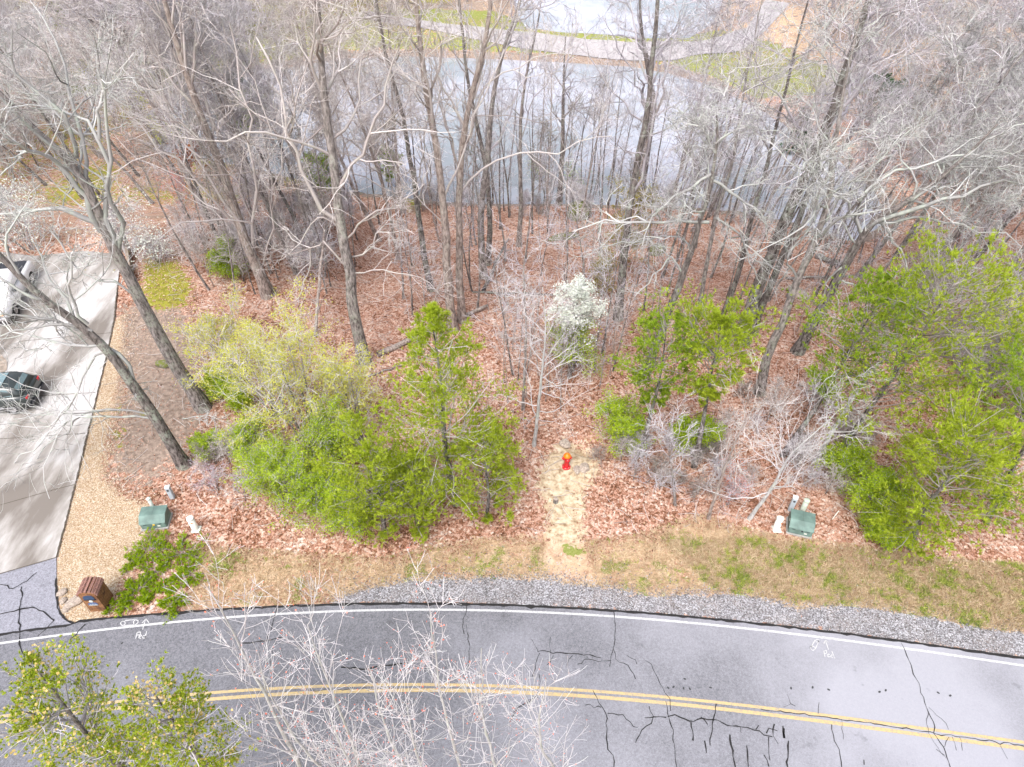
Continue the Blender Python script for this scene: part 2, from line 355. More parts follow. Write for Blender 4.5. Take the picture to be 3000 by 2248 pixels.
# ------------------------------------------------------------------ masks on the ground
def poly(pts): return [tuple(G(u, v))[:2] for u, v in pts]
P_PALE = poly([(165,1632),(212,1450),(237,1350),(316,1025),(334,935),(352,930),(350,1016),(330,1197),(296,1400),(360,1460),(425,1480),(432,1545),(421,1600),(373,1654),(342,1730),(304,1806),(280,1816),(215,1824),(182,1812),(166,1755)])
P_GREY = poly([(960,1772),(1042,1735),(1200,1700),(1480,1690),(1600,1697),(1700,1715),(1807,1722),(1898,1747),(2042,1738),(2187,1740),(2345,1783),(2471,1770),(2598,1786),(2742,1808),(2887,1841),(3300,1870),(3400,1995),(3000,1931),(2634,1879),(2300,1837),(2061,1814),(1789,1790),(1368,1773),(1178,1769)])
P_PATH = poly([(1640,1290),(1730,1310),(1760,1385),(1715,1440),(1708,1520),(1715,1600),(1745,1710),(1605,1700),(1598,1600),(1600,1500),(1570,1420),(1590,1350)])
P_TAN = poly([(540,1790),(580,1690),(600,1600),(700,1610),(900,1625),(1100,1640),(1300,1600),(1420,1580),(1590,1580),(1750,1590),(1900,1560),(2050,1510),(2250,1570),(2500,1600),(2750,1640),(3000,1660),(3500,1740),(3500,2050),(3000,1931),(2300,1837),(1800,1790),(1368,1773),(1042,1768),(700,1788)])
P_GREEN = poly([(1950,1590),(2200,1590),(2500,1620),(2750,1650),(3000,1665),(3500,1760),(3500,1900),(3000,1860),(2750,1810),(2480,1765),(2250,1740),(2100,1720)])
P_SOIL = poly([(316,1025),(345,900),(420,880),(540,900),(600,1000),(610,1200),(560,1330),(450,1420),(300,1400),(330,1200)])
P_MOSS = poly([(425,760),(520,770),(560,830),(545,890),(470,910),(420,880)])
P_FARL = poly([(-700,720),(345,730),(500,720),(560,640),(500,470),(200,330),(-900,300)])
def region_masks(X, Y):
    near = (Y < 130) & (Y > 0) & (np.abs(X) < 75)
    z = np.zeros(X.shape)
    def mk(pl, soft, amp=1.0, bias=0.0):
        r = z.copy(); s = sdist(X[near], Y[near], pl)
        r[near] = np.clip(0.5 - s / (2 * soft) + bias, 0, 1) * amp; return r
    pale = mk(P_PALE, 0.25); grey = mk(P_GREY, 0.35); path = mk(P_PATH, 0.45); tan = mk(P_TAN, 0.8, 0.9)
    green = mk(P_GREEN, 0.9, 0.50); soil = mk(P_SOIL, 1.2, 0.85); moss = mk(P_MOSS, 0.6)
    green = np.maximum(green, np.where(tan > 0.5, np.clip((vnoise(X, Y, 0.7, 9) - 0.60) * 2.4, 0, .9), 0))
    tan2 = np.where((X > 22) & (Y < 40), .2, 0.)
    # moss specks near the trees by the drive
    for (u, v, r) in ((340,1195,.7),(350,1300,.5),(345,1270,.7),(420,1210,.5),(700,1210,.4)):
        p = G(u, v); moss = np.maximum(moss, np.clip(1 - np.hypot(X - p.x, Y - p.y) / r, 0, 1) * 0.7)
    # south verge of the road
    tan = np.maximum(tan, (Y < 7.0) * 0.6); green = np.maximum(green, (Y < 7.0) * vnoise(X, Y, 1.5, 4) * 0.8)
    # dam: green bank between the lake and the pale road, scrub elsewhere
    far = Y > 75
    sL = sdist(X, Y, LAKE)
    dam = far & (sL < 14) & (Y > 80)
    green = np.where(dam, 0.72 + 0.3 * (vnoise(X, Y, 3, 5) - .5), green)
    scr = smooth((Y - 62) / 12); scrub = scr * vnoise(X, Y, 6, 7)
    soil = np.maximum(soil, np.where(~dam & (Y > 55), scrub * 0.9, 0)); tan = np.maximum(tan, np.where(~dam & (Y > 60), scr * vnoise(X, Y, 5, 8) * 0.85, 0))
    moss = np.maximum(moss, np.where(~dam & (Y > 50) & (X < -8), vnoise(X, Y, 4.5, 12) * 0.85 * smooth((Y - 50) / 8), 0))
    soil = np.where((Y > 92) & ~dam, 0.95, soil)
    fl = mk(P_FARL, 2.0, 0.8); soil = np.maximum(soil, fl * vnoise(X, Y, 2.5, 21)); tan = np.maximum(tan, fl * 0.5)
    sf = (sL > -0.5) & (sL < 1.2); soil = np.where(sf, 0.9, soil); green = np.where(sf, 0.1, green)
    return pale, grey, path, tan, green, soil, moss
def axis(*segs):
    out = []
    for a, b, s in segs: out.append(np.arange(a, b - 1e-6, s))
    return np.concatenate(out + [[segs[-1][1]]])
xs = axis((-1500, -300, 100), (-300, -80, 10), (-80, -28, 1.0), (-28, 28, 0.2), (28, 80, 1.0), (80, 300, 10), (300, 1500, 100))
ys = axis((-300, -20, 20), (-20, 6, 1.0), (6, 42, 0.2), (42, 120, 0.5), (120, 300, 6), (300, 1800, 100))
GX, GY = np.meshgrid(xs, ys); GZ = terrain(GX, GY)
road_y = 0
pale, grey, path, tanm, green, soil, moss = region_masks(GX, GY)
fine = (GY < 44) & (GY > 5)
GZ = GZ + np.where(fine & (pale < .3) & (grey < .3), (vnoise(GX, GY, 0.5, 31) - 1.0) * 0.05, -.01)
nx, ny = len(xs), len(ys)
ii = (np.arange(ny - 1)[:, None] * nx + np.arange(nx - 1)[None, :])
FQ = np.stack([ii, ii + 1, ii + nx + 1, ii + nx], -1).reshape(-1, 4)
VV = np.stack([GX, GY, GZ], -1).reshape(-1, 3)
def fmean(a): a = a.ravel(); return a[FQ].mean(1)
jit = (np.random.default_rng(1).random(len(FQ)) - .5) * .25
reg = np.zeros(len(FQ), int)
reg[fmean(path) + jit > .55] = 1
reg[fmean(pale) + jit > .5] = 2
reg[fmean(grey) + jit > .5] = 3
def sub_ground(name, sel):
    q = FQ[sel]; u, inv = np.unique(q.ravel(), return_inverse=True)
    g = Geo(); g.add(VV[u], inv.reshape(-1, 4)); me = g.mesh(name, M['ground'], True)
    for an, ch in (('m1', (pale, grey, path)), ('m2', (green, moss, soil))):
        at = me.attributes.new(an, 'FLOAT_COLOR', 'POINT')
        d = np.ones((len(u), 4), np.float32)
        for q_, c_ in enumerate(ch): d[:, q_] = c_.ravel()[u]
        at.data.foreach_set('color', d.ravel())
    at = me.attributes.new('m3', 'FLOAT', 'POINT'); at.data.foreach_set('value', tanm.ravel()[u].astype(np.float32))
    o = link(name, me); return tag(o, kind='structure')
sub_ground('ground', reg == 0); sub_ground('dirt_path', reg == 1); sub_ground('gravel_bed', reg == 2); sub_ground('gravel_shoulder', reg == 3)

# ------------------------------------------------------------------ water
def flat_poly(name, pts, z, mat, parent=None, kind='structure', thick=0.0):
    bm = bmesh.new(); vs = [bm.verts.new((p[0], p[1], z)) for p in pts]; f = bm.faces.new(vs)
    if f.normal.z < 0: f.normal_flip()
    bm.normal_update()
    bmesh.ops.triangulate(bm, faces=bm.faces[:])
    me = bpy.data.meshes.new(name); bm.to_mesh(me); bm.free(); me.materials.append(mat)
    for p in me.polygons:
        if p.normal.z < 0: me.flip_normals(); break
    o = link(name, me, parent); 
    if kind and not parent: tag(o, kind=kind)
    return o
def grow_poly(pl, k):
    cx = sum(p[0] for p in pl) / len(pl); cy = sum(p[1] for p in pl) / len(pl)
    return [(cx + (p[0] - cx) * k, cy + (p[1] - cy) * k) for p in pl]
flat_poly('lake', grow_poly(LAKE, 1.02), WL, M['water']); flat_poly('pond', grow_poly(POND, 1.02), -6.6, M['water'])

# ------------------------------------------------------------------ road
WHITE = [(0,1886),(237,1853),(396,1834),(601,1815),(700,1808),(1042,1789),(1232,1787),(1476,1792),(1700,1799),(2006,1823),(2300,1855),(2431,1870),(2706,1910),(3000,1950)]
EDGE = [(215,1824),(316,1810),(475,1801),(700,1788),(1042,1768),(1178,1769),(1368,1773),(1700,1786),(1789,1790),(2061,1814),(2300,1837),(2453,1856),(2634,1879),(3000,1931)]
YUP = [(0,2100),(142,2081),(316,2059),(506,2040),(700,2024),(961,2010),(1205,2008),(1422,2010),(1700,2021),(1959,2044),(2300,2080),(2562,2116),(2779,2147),(3000,2174)]
YLO = [(0,2117),(142,2097),(380,2070),(700,2043),(961,2028),(1151,2024),(1368,2026),(1700,2037),(1952,2060),(2300,2098),(2562,2138),(3000,2193)]
class Curve:
    def __init__(s, px):
        p = np.array([ray_z(u, v, 0.03) for u, v in px]); s.x, s.y = p[:, 0], p[:, 1]; s.c = np.polyfit(s.x, s.y, 2)
        s.c3 = np.polyfit(s.x, s.y, 4)
        print('curve resid', np.abs(np.polyval(s.c3, s.x) - s.y).max())
    def __call__(s, x):
        a = np.polyval(s.c3, np.clip(x, s.x[0], s.x[-1])); b = np.polyval(s.c, x) - np.polyval(s.c, np.clip(x, s.x[0], s.x[-1])); return a + b
cW, cE, cU, cL = Curve(WHITE), Curve(EDGE), Curve(YUP), Curve(YLO)
X = np.linspace(-60, 60, 600)
def strip(name, y0, y1, z, mat, X=X, parent=None, jit=0.0, seed=0):
    rng = np.random.default_rng(seed); n = len(X)
    a = np.stack([X, y0 + jit * rng.normal(size=n), np.full(n, z)], -1); b = np.stack([X, y1, np.full(n, z)], -1)
    V = np.concatenate([a, b]); i = np.arange(n - 1); g = Geo(); g.add(V, np.stack([i, i + 1, n + i + 1, n + i], -1)); return g.build(name, mat, parent)
south = cL(X) - (cW(X) - cU(X)) - 0.35
edge_y = np.where(X < cE.x[0], cW(X) + 0.35, cE(X)) 
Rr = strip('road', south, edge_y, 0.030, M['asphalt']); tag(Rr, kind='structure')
# paved edge: thickness skirt and dark seam
seam = strip('edge_seam', edge_y - 0.03, edge_y + 0.05 + 0.03 * np.random.default_rng(3).random(len(X)), 0.036, M['crack'], X=X, parent=Rr, jit=0.018)
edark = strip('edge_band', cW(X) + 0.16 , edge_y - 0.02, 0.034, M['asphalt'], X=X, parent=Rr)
def lane(name, cv, w, mat):
    return strip(name, cv(X) - w / 2, cv(X) + w / 2, 0.038, mat, parent=Rr)
lane('edge_line', cW, 0.085, M['white_paint']); lane('centre_line', cU, 0.10, M['yellow_paint']); lane('centre_line', cL, 0.12, M['yellow_paint'])
strip('edge_line', south + 0.3, south + 0.41, 0.038, M['white_paint'], parent=Rr)
def ribbon(name, px, w, z, mat, parent, kink=0.0, seed=0, taper=False, n=None, sub=3, world=None):
    rng = np.random.default_rng(seed)
    p = np.array(world if world is not None else [ray_z(u, v, z) for u, v in px], float)
    pts = [p[0]]
    for a, b in zip(p[:-1], p[1:]):
        L = np.linalg.norm(b - a); k = max(1, int(L / 0.14)) if kink else sub
        nn = np.array([-(b - a)[1], (b - a)[0]]) / (L + 1e-9)
        for q in range(1, k + 1):
            t = q / k; pts.append(a + (b - a) * t + nn * (rng.normal() * kink if q < k else 0))
    p = np.array(pts); T = np.gradient(p, axis=0); T /= np.linalg.norm(T, axis=1, keepdims=True) + 1e-9; N = np.stack([-T[:, 1], T[:, 0]], -1)
    ww = np.full(len(p), w / 2.0)
    if kink: ww = ww * (0.5 + rng.random(len(p)) * 1.1)
    if taper: ww *= np.linspace(1, 0.35, len(p))
    a = np.c_[p + N * ww[:, None], np.full(len(p), z)]; b = np.c_[p - N * ww[:, None], np.full(len(p), z)]
    i = np.arange(len(p) - 1); n = len(p); g = Geo(); g.add(np.concatenate([a, b]), np.stack([i, n + i, n + i + 1, i + 1], -1)); return g.build(name, mat, parent)
S4 = lambda x, y: (1500 + x * .3617, 1700 + y * .3617)
S5 = lambda x, y: (2200 + x * .3617, 1700 + y * .3617)
S3 = lambda x, y: (500 + x * .5425, 1700 + y * .5425)
S2 = lambda x, y: (x * .3165, 1750 + y * .3165)
cracks = [(S4, [(825,255),(835,350),(835,480),(820,555),(840,640),(870,665),(940,690),(985,760),(1000,800)], .035), (S4, [(820,555),(800,620),(790,700)], .025),
 (S4, [(800,650),(700,660),(620,640),(530,680)], .035), (S4, [(205,578),(300,580),(400,588),(500,595),(620,600),(720,630)], .045), (S4, [(225,590),(190,680),(165,780)], .03),
 (S4, [(310,460),(312,580)], .025), (S4, [(335,610),(280,690)], .025), (S4, [(160,480),(210,575)], .02), (S4, [(490,610),(445,690)], .025), (S4, [(930,610),(1000,645),(1010,680)], .025),
 (S4, [(1080,650),(1130,680),(1180,790),(1240,915),(1280,960),(1285,1060)], .025), (S4, [(218,760),(228,820),(215,900),(165,965),(50,1030),(0,1120)], .03),
 (S4, [(655,890),(700,990),(760,1080),(770,1200),(775,1370),(820,1420),(825,1515)], .04), (S4, [(595,1012),(700,1020),(720,1030)], .035), (S4, [(775,1080),(900,1090),(960,1150),(1020,1195)], .035),
 (S4, [(1110,1020),(1145,1100),(1130,1160),(1050,1215),(1000,1320)], .035), (S4, [(1075,1115),(1150,1108),(1250,1112)], .05), (S4, [(1245,980),(1260,1080),(1280,1150),(1310,1220),(1315,1330),(1335,1515)], .04),
 (S4, [(1260,1105),(1320,1090),(1400,1125),(1470,1145),(1540,1118),(1630,1130),(1740,1175),(1860,1190),(1960,1215),(2040,1255),(2110,1268)], .05),
 (S4, [(1655,1000),(1630,1130),(1615,1250),(1605,1340)], .045), (S4, [(1450,1150),(1465,1300)], .07), (S4, [(1560,1300),(1575,1400)], .06), (S4, [(1765,1250),(1790,1380),(1810,1515)], .07),
 (S4, [(1900,1340),(1915,1515)], .06), (S4, [(1530,1110),(1585,1170)], .05), (S4, [(1850,1185),(1855,1240)], .04), (S4, [(1975,1210),(2000,1175)], .05), (S4, [(2060,1240),(2080,1200),(2150,1220)], .06),
 (S4, [(2125,1165),(2115,1260),(2155,1325)], .05), (S4, [(2080,1270),(2080,1400),(2090,1460)], .05), (S4, [(2040,1415),(2080,1510)], .06), (S4, [(2195,1180),(2205,1280)], .09),
 (S5, [(1215,505),(1280,650),(1340,800),(1400,950),(1440,1075),(1490,1190),(1480,1240),(1560,1350),(1615,1515)], .035), (S5, [(1440,1075),(1420,1130),(1440,1240),(1480,1310),(1580,1440)], .02),
 (S5, [(1440,1030),(1540,1120),(1600,1210)], .015), (S5, [(1500,1370),(1570,1420)], .025), (S5, [(1605,1270),(1570,1350)], .02), (S5, [(1630,1270),(1665,1380)], .018), (S5, [(1690,1270),(1715,1380)], .018), (S5, [(2020,1340),(2080,1450)], .018),
 (S5, [(80,1045),(320,1072),(700,1122),(1000,1165),(1300,1210),(1700,1270),(2212,1345)], .035), (S5, [(655,1170),(675,1300),(715,1370),(735,1515)], .035), (S5, [(735,1125),(748,1290)], .015), (S5, [(295,925),(320,1000),(360,1020)], .025), (S5, [(320,1005),(265,1030)], .02),
 (S5, [(552,990),(545,1080)], .02), (S5, [(270,1200),(270,1280)], .1), (S5, [(305,1300),(300,1440),(298,1515)], .07), (S5, [(915,1455),(917,1495)], .05),
 (S3, [(1600,135),(1575,250),(1585,290)], .03), (S3, [(1595,240),(1612,340),(1608,470),(1585,560)], .03), (S3, [(575,150),(555,220),(520,325)], .03), (S3, [(555,340),(540,450)], .02), (S3, [(920,470),(1060,480),(1250,450)], .07), (S3, [(760,598),(1000,590),(1250,583)], .02), (S3, [(1985,630),(1870,690),(1830,770)], .03), (S3, [(600,310),(480,330),(380,340)], .05),
 (S2, [(0,155),(130,130),(300,92),(400,130),(440,165),(500,215)], .07), (S2, [(500,215),(430,290),(350,360)], .05), (S2, [(200,-100),(190,60),(175,200),(180,390)], .06), (S2, [(180,400),(200,500),(250,600),(330,680)], .06), (S2, [(790,250),(640,410)], .06), (S2, [(520,-180),(525,0),(545,120),(600,200),(680,240)], .10), (S2, [(0,-120),(120,-80),(250,-150),(340,-230)], .05)]
for q, (fn, pts, w) in enumerate(cracks):
    ribbon('crack', [fn(*p) for p in pts], w * 0.62, 0.042, M['crack'], Rr, kink=0.022, seed=q)
# tar spots
gsp = Geo()
for (x, y) in [S4(1265,872), S4(1308,865), S4(1390,875), S4(1440,880), S4(1608,870), S4(1400,800), S5(325,875), S5(500,868), S5(630,887), S5(1042,905), S5(1092,892), S5(1517,912), S5(1615,935), S2(1130,425), S3(518,565)]:
    c = ray_z(x, y, .044); th = np.arange(12) * math.pi / 6; r = 0.04 + 0.012 * np.sin(th * 2 + x)
    gsp.add(np.c_[c[0] + r * np.cos(th), c[1] + r * np.sin(th), np.full(12, .044)], None, [(0, i, i + 1) for i in range(1, 11)])
gsp.build('tar_spot', plain('tar', (0.04, 0.04, 0.045), 0.8), Rr)
# sprayed utility marks: a capsule, an arrow and the word Ped, twice
marks1 = [[(1125,260),(1115,240),(1130,222),(1155,225),(1160,245),(1140,262),(1125,260)], [(1240,250),(1235,225),(1255,208),(1280,218),(1275,240),(1250,255),(1240,250)], [(1155,215),(1245,208)], [(1150,262),(1250,255)],
  [(1320,300),(1330,260),(1350,200)], [(1315,240),(1350,200),(1378,235)], [(1255,385),(1270,325)], [(1270,325),(1300,322),(1300,345),(1265,352)], [(1290,365),(1312,358),(1305,348),(1290,352),(1285,375),(1305,382)], [(1345,360),(1325,355),(1318,375),(1338,380),(1345,360)], [(1358,315),(1340,382)]]
for m_ in marks1: ribbon('painted_mark', [S2(*p) for p in m_], .034, .043, M['white_paint'], Rr)
marks2 = [[(480,550),(495,535),(515,540),(520,560),(500,570),(480,550)], [(520,490),(535,478),(552,485),(548,500),(530,502),(520,490)], [(485,545),(520,485)], [(520,560),(552,490)],
  [(628,562),(602,485)], [(590,515),(602,485),(628,505)], [(600,620),(590,575)], [(590,575),(610,568),(615,590),(598,598)], [(620,610),(638,602),(630,595),(618,608),(625,622),(640,620)], [(668,610),(652,604),(645,620),(665,628)], [(655,575),(680,635)]]
for m_ in marks2: ribbon('painted_mark', [S5(*p) for p in m_], .027, .043, M['white_paint'], Rr)

# driveway
APRON = [ray_z(u, v, 0.02) for u, v in [(-900,1900),(0,1680),(165,1632),(166,1755),(182,1812),(215,1826),(260,1850),(0,1886),(-700,2020)]]
ap = flat_poly('asphalt_apron', APRON, 0.021, M['asphalt_old'])
DRV = [ray_z(u, v, 0.04) for u, v in [(-900,1905),(0,1680),(165,1632),(212,1450),(237,1350),(316,1025),(334,935),(344,836),(356,745),(240,735),(100,750),(-300,700),(-900,700),(-1500,1300)]]
dv = flat_poly('driveway', DRV, 0.040, M['concrete'])
for pts in ([(0,1480),(165,1433),(218,1420)], [(-200,1740),(0,1681),(165,1633)], [(-100,1180),(120,1160),(280,1150)], [(-60,1290),(250,1270)], [(60,1000),(325,975)]):
    ribbon('joint', pts, .035, .046, M['joint'], dv)
ribbon('slab_edge', [(165,1632),(212,1450),(237,1350),(316,1025),(334,935),(344,836)], .05, .048, M['joint'], dv, kink=.01)
# dam road
A = [(1080,30),(1108,38),(1300,68),(1549,92),(1721,107),(1900,116),(2050,112),(2180,80),(2230,0)]; B = [(1060,60),(1154,80),(1300,98),(1477,116),(1649,131),(1830,146),(2000,158),(2200,150),(2330,20)]
g = Geo(); n = 40
def samp(pl):
    w = np.array([ray_z(u, v, -5.0) for u, v in pl]); d = np.r_[0, np.cumsum(np.linalg.norm(np.diff(w, axis=0), axis=1))]; s = np.linspace(0, d[-1], n)
    return np.c_[np.interp(s, d, w[:, 0]), np.interp(s, d, w[:, 1])]
a, b = samp(A), samp(B); rows = []
for t in np.linspace(.12, .82, 5):
    p = a * (1 - t) + b * t; rows.append(np.c_[p, terrain(p[:, 0], p[:, 1]) + 0.12])
pass
V = np.concatenate(rows); Q = [(r * n + i, r * n + i + 1, (r + 1) * n + i + 1, (r + 1) * n + i) for r in range(4) for i in range(n - 1)]
g.add(V, Q); tag(g.build('dam_road', M['gravel_road']), kind='structure')
# lane through the woods at far left
g = Geo(); a_ = np.array([(G(u, v).x, G(u, v).y) for u, v in [(-200,60),(150,20),(420,10),(700,-40)]]); b_ = np.array([(G(u, v).x, G(u, v).y) for u, v in [(-200,130),(150,75),(420,55),(700,-5)]])
V = [];
for t in np.linspace(0, 1, 4):
    for i in range(3):
        for k in np.linspace(0, 1, 12, endpoint=False):
            p = (a_[i] * (1 - k) + a_[i + 1] * k) * (1 - t) + (b_[i] * (1 - k) + b_[i + 1] * k) * t; V.append((p[0], p[1], float(terrain(p[0], p[1])) + .15))
g.add(V, [(r * 36 + i, r * 36 + i + 1, (r + 1) * 36 + i + 1, (r + 1) * 36 + i) for r in range(3) for i in range(35)]); tag(g.build('far_lane', M['asphalt_old']), kind='structure')

# ------------------------------------------------------------------ trees
def bare_geo(trunk, R0, seed, height_ext=None, limbs=16, t0=0.35, limb_ang=(30, 60), limb_ratio=0.42, l2=7, l3=5, l4=5, wander=0.16, up=0.06, extra=None, twig_r=0.0075, gnarl=1.0, minr=0.012, top_taper=0.12, l3up=0.03, limb_rr=0.5):
    """trunk: (k,3) control points. returns geo of trunk, geo of crown"""
    rng = np.random.default_rng(seed)
    P, L = resample(trunk, 16); P = P[None]
    P[0, 1:-1] += rng.normal(size=(14, 3)) * 0.012 * L / 10 * gnarl
    s = np.linspace(0, 1, 16); R = (R0 * ((1 - s) ** 0.95 * (1 - top_taper) + top_taper) * (1 + 0.35 * np.exp(-s * 40)))[None]
    gt, gc = Geo(), Geo(); tubes(gt, P, R, 10, np.clip(np.linspace(0, 1.3, 16)[None] - .1, 0, 1.2))
    Ls = np.array([L])
    L1 = kids(P, R, Ls, limbs, t0, 1.0, limb_ang, limb_ratio, rng, 10, wander * 1.4 * gnarl, up, limb_rr, 0.13, minr * 1.2, 0.45, tpow=0.8, absR=R0 * .27)
    sets = [L1]
    if extra:
        for pts, r in extra:
            q, l = resample(pts, 10); q[1:] += rng.normal(size=(9, 3)) * .055 * l / 4; sets.append((q[None], (r * np.linspace(1, .3, 10))[None], np.array([l])))
    P1 = np.concatenate([a[0] for a in sets]); R1 = np.concatenate([a[1] for a in sets]); LL1 = np.concatenate([a[2] for a in sets])
    tubes(gc, P1, R1, 6, np.clip(rng.random((len(P1), 1)) * .3 + np.linspace(.0, .45, P1.shape[1])[None], 0, 1))
    P2, R2, LL2 = kids(P1, R1, LL1, l2, 0.2, 1.0, (25, 70), 0.5, rng, 7, wander * 1.35 * gnarl, up * .8, 0.6, 0.35, minr * 1.2, 0.45, absR=.035)
    tubes(gc, P2, R2, 4, rng.random(len(P2)))
    P3, R3, LL3 = kids(P2, R2, LL2, l3, 0.15, 1.0, (25, 65), 0.55, rng, 6, wander * 1.35 * gnarl, l3up, 0.6, 0.4, minr * .9, 0.4, absR=.018)
    tubes(gc, P3, R3, 3, rng.random(len(P3)))
    if l4:
        P4, R4, LL4 = kids(P3, R3, LL3, l4, 0.1, 1.0, (20, 60), 0.6, rng, 4, wander * 1.2 * gnarl, l3up, 0.7, 0.6, twig_r, 0.3, absR=.012)
        tubes(gc, P4, R4, 3, rng.random(len(P4)))
        return gt, gc, P4
    return gt, gc, P3
def tree_obj(name, base, gt, gc, bmat, tmat, label, cat='tree', group=None, parts=('trunk', 'crown')):
    r = empty(name, base, label, cat, group)
    for g_ in (gt, gc):
        g_.V = [v - np.asarray(base) for v in g_.V]
    gt.build(parts[0], M[bmat], r, True); gc.build(parts[1], M[tmat], r)
    return r
def traced(ov, w_ov, height, label, seed, bmat='bark_grey', tmat='twig', name='bare_tree', lean=0.0, extra=(), group=None, src=False, cat='tree', **kw):
    """ov: points in the 2212-wide view, base first"""
    k = 1 if src else OV
    b = G(ov[0][0] * k, ov[0][1] * k); pts = [np.array(b) - np.array([0, 0, .15])]
    for u, v in ov[1:]: pts.append(plane_pt(u * k, v * k, b, lean))
    d = pts[-1] - pts[-2]; d = d / np.linalg.norm(d); d = d + np.array([0, 0, .5]); d /= np.linalg.norm(d)
    rest = height - (pts[-1][2] - b[2])
    if rest > 1.5:
        pts.append(pts[-1] + d * rest * .5); d2 = d + np.array([0, 0, .4]); d2 /= np.linalg.norm(d2); pts.append(pts[-1] + d2 * rest * .5)
    R = math.sqrt(b[0]**2 + b[1]**2 + (CAM_H - b[2])**2); R0 = 0.5 * w_ov * k / F * R * (.66 if w_ov > 30 else .82)
    ex = []
    rng = np.random.default_rng(seed + 99)
    for line, w in extra:
        off = rng.uniform(-.5, .5); q = []
        for i, (u, v) in enumerate(line):
            p = plane_pt(u * k, v * k, b + Vector((0, off * i / len(line) * 2, 0)), lean); q.append(p)
        ex.append((q, 0.5 * w * k / F * R * .5))
    gt, gc, tips = bare_geo(pts, R0, seed, extra=ex, **kw)
    return tree_obj(name, b, gt, gc, bmat, tmat, label, cat, group), tips, b

T = traced
T([(440,880),(378,785),(330,700),(292,625),(258,560),(215,470),(180,380),(120,320),(50,260)], 42, 19, 'tall grey lichen-covered oak leaning left over the driveway, upper of the two', 1, 'bark_grey', 'twig_lichen', 'oak_tree', limbs=12, t0=.5, limb_ratio=.32,
  extra=[([(250,545),(225,440),(220,330),(185,255),(100,225)], 20), ([(205,480),(130,455),(60,455),(-20,460)], 18), ([(255,560),(262,480),(240,400),(240,250),(230,150)], 18), ([(220,500),(160,400),(95,330),(30,330)],22), ([(215,300),(215,210),(235,180),(290,165)],11), ([(165,340),(130,230),(40,170),(20,60)],14), ([(300,640),(240,610),(190,600),(150,560)],9)])
T([(398,1005),(350,925),(300,850),(262,795),(225,750),(190,715),(120,668),(60,610),(0,555)], 36, 15, 'dark-barked oak leaning left low over the driveway, lower of the two driveway trees', 2, 'bark_dark', 'twig_lichen', 'oak_tree', limbs=9, t0=.45, limb_ratio=.3, l3=4,
  extra=[([(290,830),(255,765),(160,745),(70,725),(0,690)], 15), ([(330,905),(250,900),(170,900),(100,890),(20,905)], 10), ([(320,895),(240,880),(150,935),(60,1000)], 9), ([(240,755),(190,790),(160,860),(80,960),(30,1010)],9), ([(190,700),(150,640),(150,560),(110,500)], 11), ([(270,800),(300,840),(320,860)], 9), ([(395,905),(450,898),(470,905)],4), ([(200,715),(120,700),(40,715),(-40,740)],10)], gnarl=1.15)
T([(785,782),(768,690),(755,600),(742,520),(728,430),(715,330),(700,200),(690,60)], 40, 21, 'thick old oak with shaggy split bark and spreading lower limbs, left of the fallen log', 3, 'bark_grey', 'twig_tan', 'oak_tree', limbs=14, t0=.45, limb_ratio=.3, l4=4,
  extra=[([(735,480),(690,440),(640,330),(600,200),(560,80)], 17), ([(745,520),(800,460),(870,440),(920,400)], 10), ([(742,570),(690,520),(660,600),(640,650)], 9), ([(760,590),(820,585),(900,600),(960,640)], 6), ([(740,500),(700,470),(650,520),(610,560)], 7), ([(725,420),(780,330),(820,250),(850,100)], 14), ([(735,560),(780,550),(810,520),(830,480),(845,560)], 8)])
T([(578,640),(560,590),(530,520),(500,430),(470,340),(430,240),(390,120),(360,20)], 26, 20, 'many-stemmed pale tree leaning left with its stems fanned out, left of the thick old oak', 4, 'bark_pale', 'twig_tan', 'forked_tree', limbs=16, t0=.3, limb_ratio=.36, limb_ang=(15, 40), up=.09,
  extra=[([(545,560),(500,450),(430,350),(340,230),(280,120)], 14), ([(550,560),(545,430),(545,330),(520,180),(500,40)], 14), ([(520,500),(440,400),(350,320),(250,230),(180,130)], 11), ([(560,590),(590,500),(600,400),(620,240)], 9), ([(490,400),(400,300),(330,180),(300,60)],10)])
T([(980,712),(968,620),(962,500),(955,400),(940,300),(918,180),(905,60),(895,-40)], 24, 22, 'tall straight tan trunk, left one of the pale pair behind the fallen log', 5, 'bark_pale', 'twig_tan', 'tulip_tree', limbs=12, t0=.5, limb_ratio=.22, l2=6, l3=4, l4=4, limb_ang=(20, 45), up=.1,
  extra=[([(950,350),(925,200),(880,80),(850,-20)],12), ([(958,430),(1000,330),(1040,220),(1090,90)],9), ([(955,480),(880,400),(840,330)],5)])
T([(998,695),(992,600),(992,500),(992,400),(1000,300),(1022,200),(1050,90),(1060,0)], 21, 22, 'tall straight tan trunk, right one of the pale pair behind the fallen log', 6, 'bark_pale', 'twig_tan', 'tulip_tree', limbs=12, t0=.5, limb_ratio=.22, l2=6, l3=4, l4=4, limb_ang=(20, 45), up=.1,
  extra=[([(1000,320),(1030,250),(1055,190),(1150,130),(1230,120)],8), ([(992,420),(1060,350),(1150,340),(1260,300),(1330,290)],9), ([(994,380),(960,250),(930,120)],9)])
T([(932,628),(918,560),(905,470),(888,350),(868,240),(840,140),(820,40)], 17, 19, 'slim dark trunk leaning left, standing left of the pale pair of straight trunks', 7, 'bark_dark', 'twig_dark', 'slender_tree', limbs=11, t0=.45, limb_ratio=.22, l2=5, l3=3, l4=4, extra=[([(905,430),(912,330),(945,180)],6), ([(915,430),(930,380),(900,250)],5)])
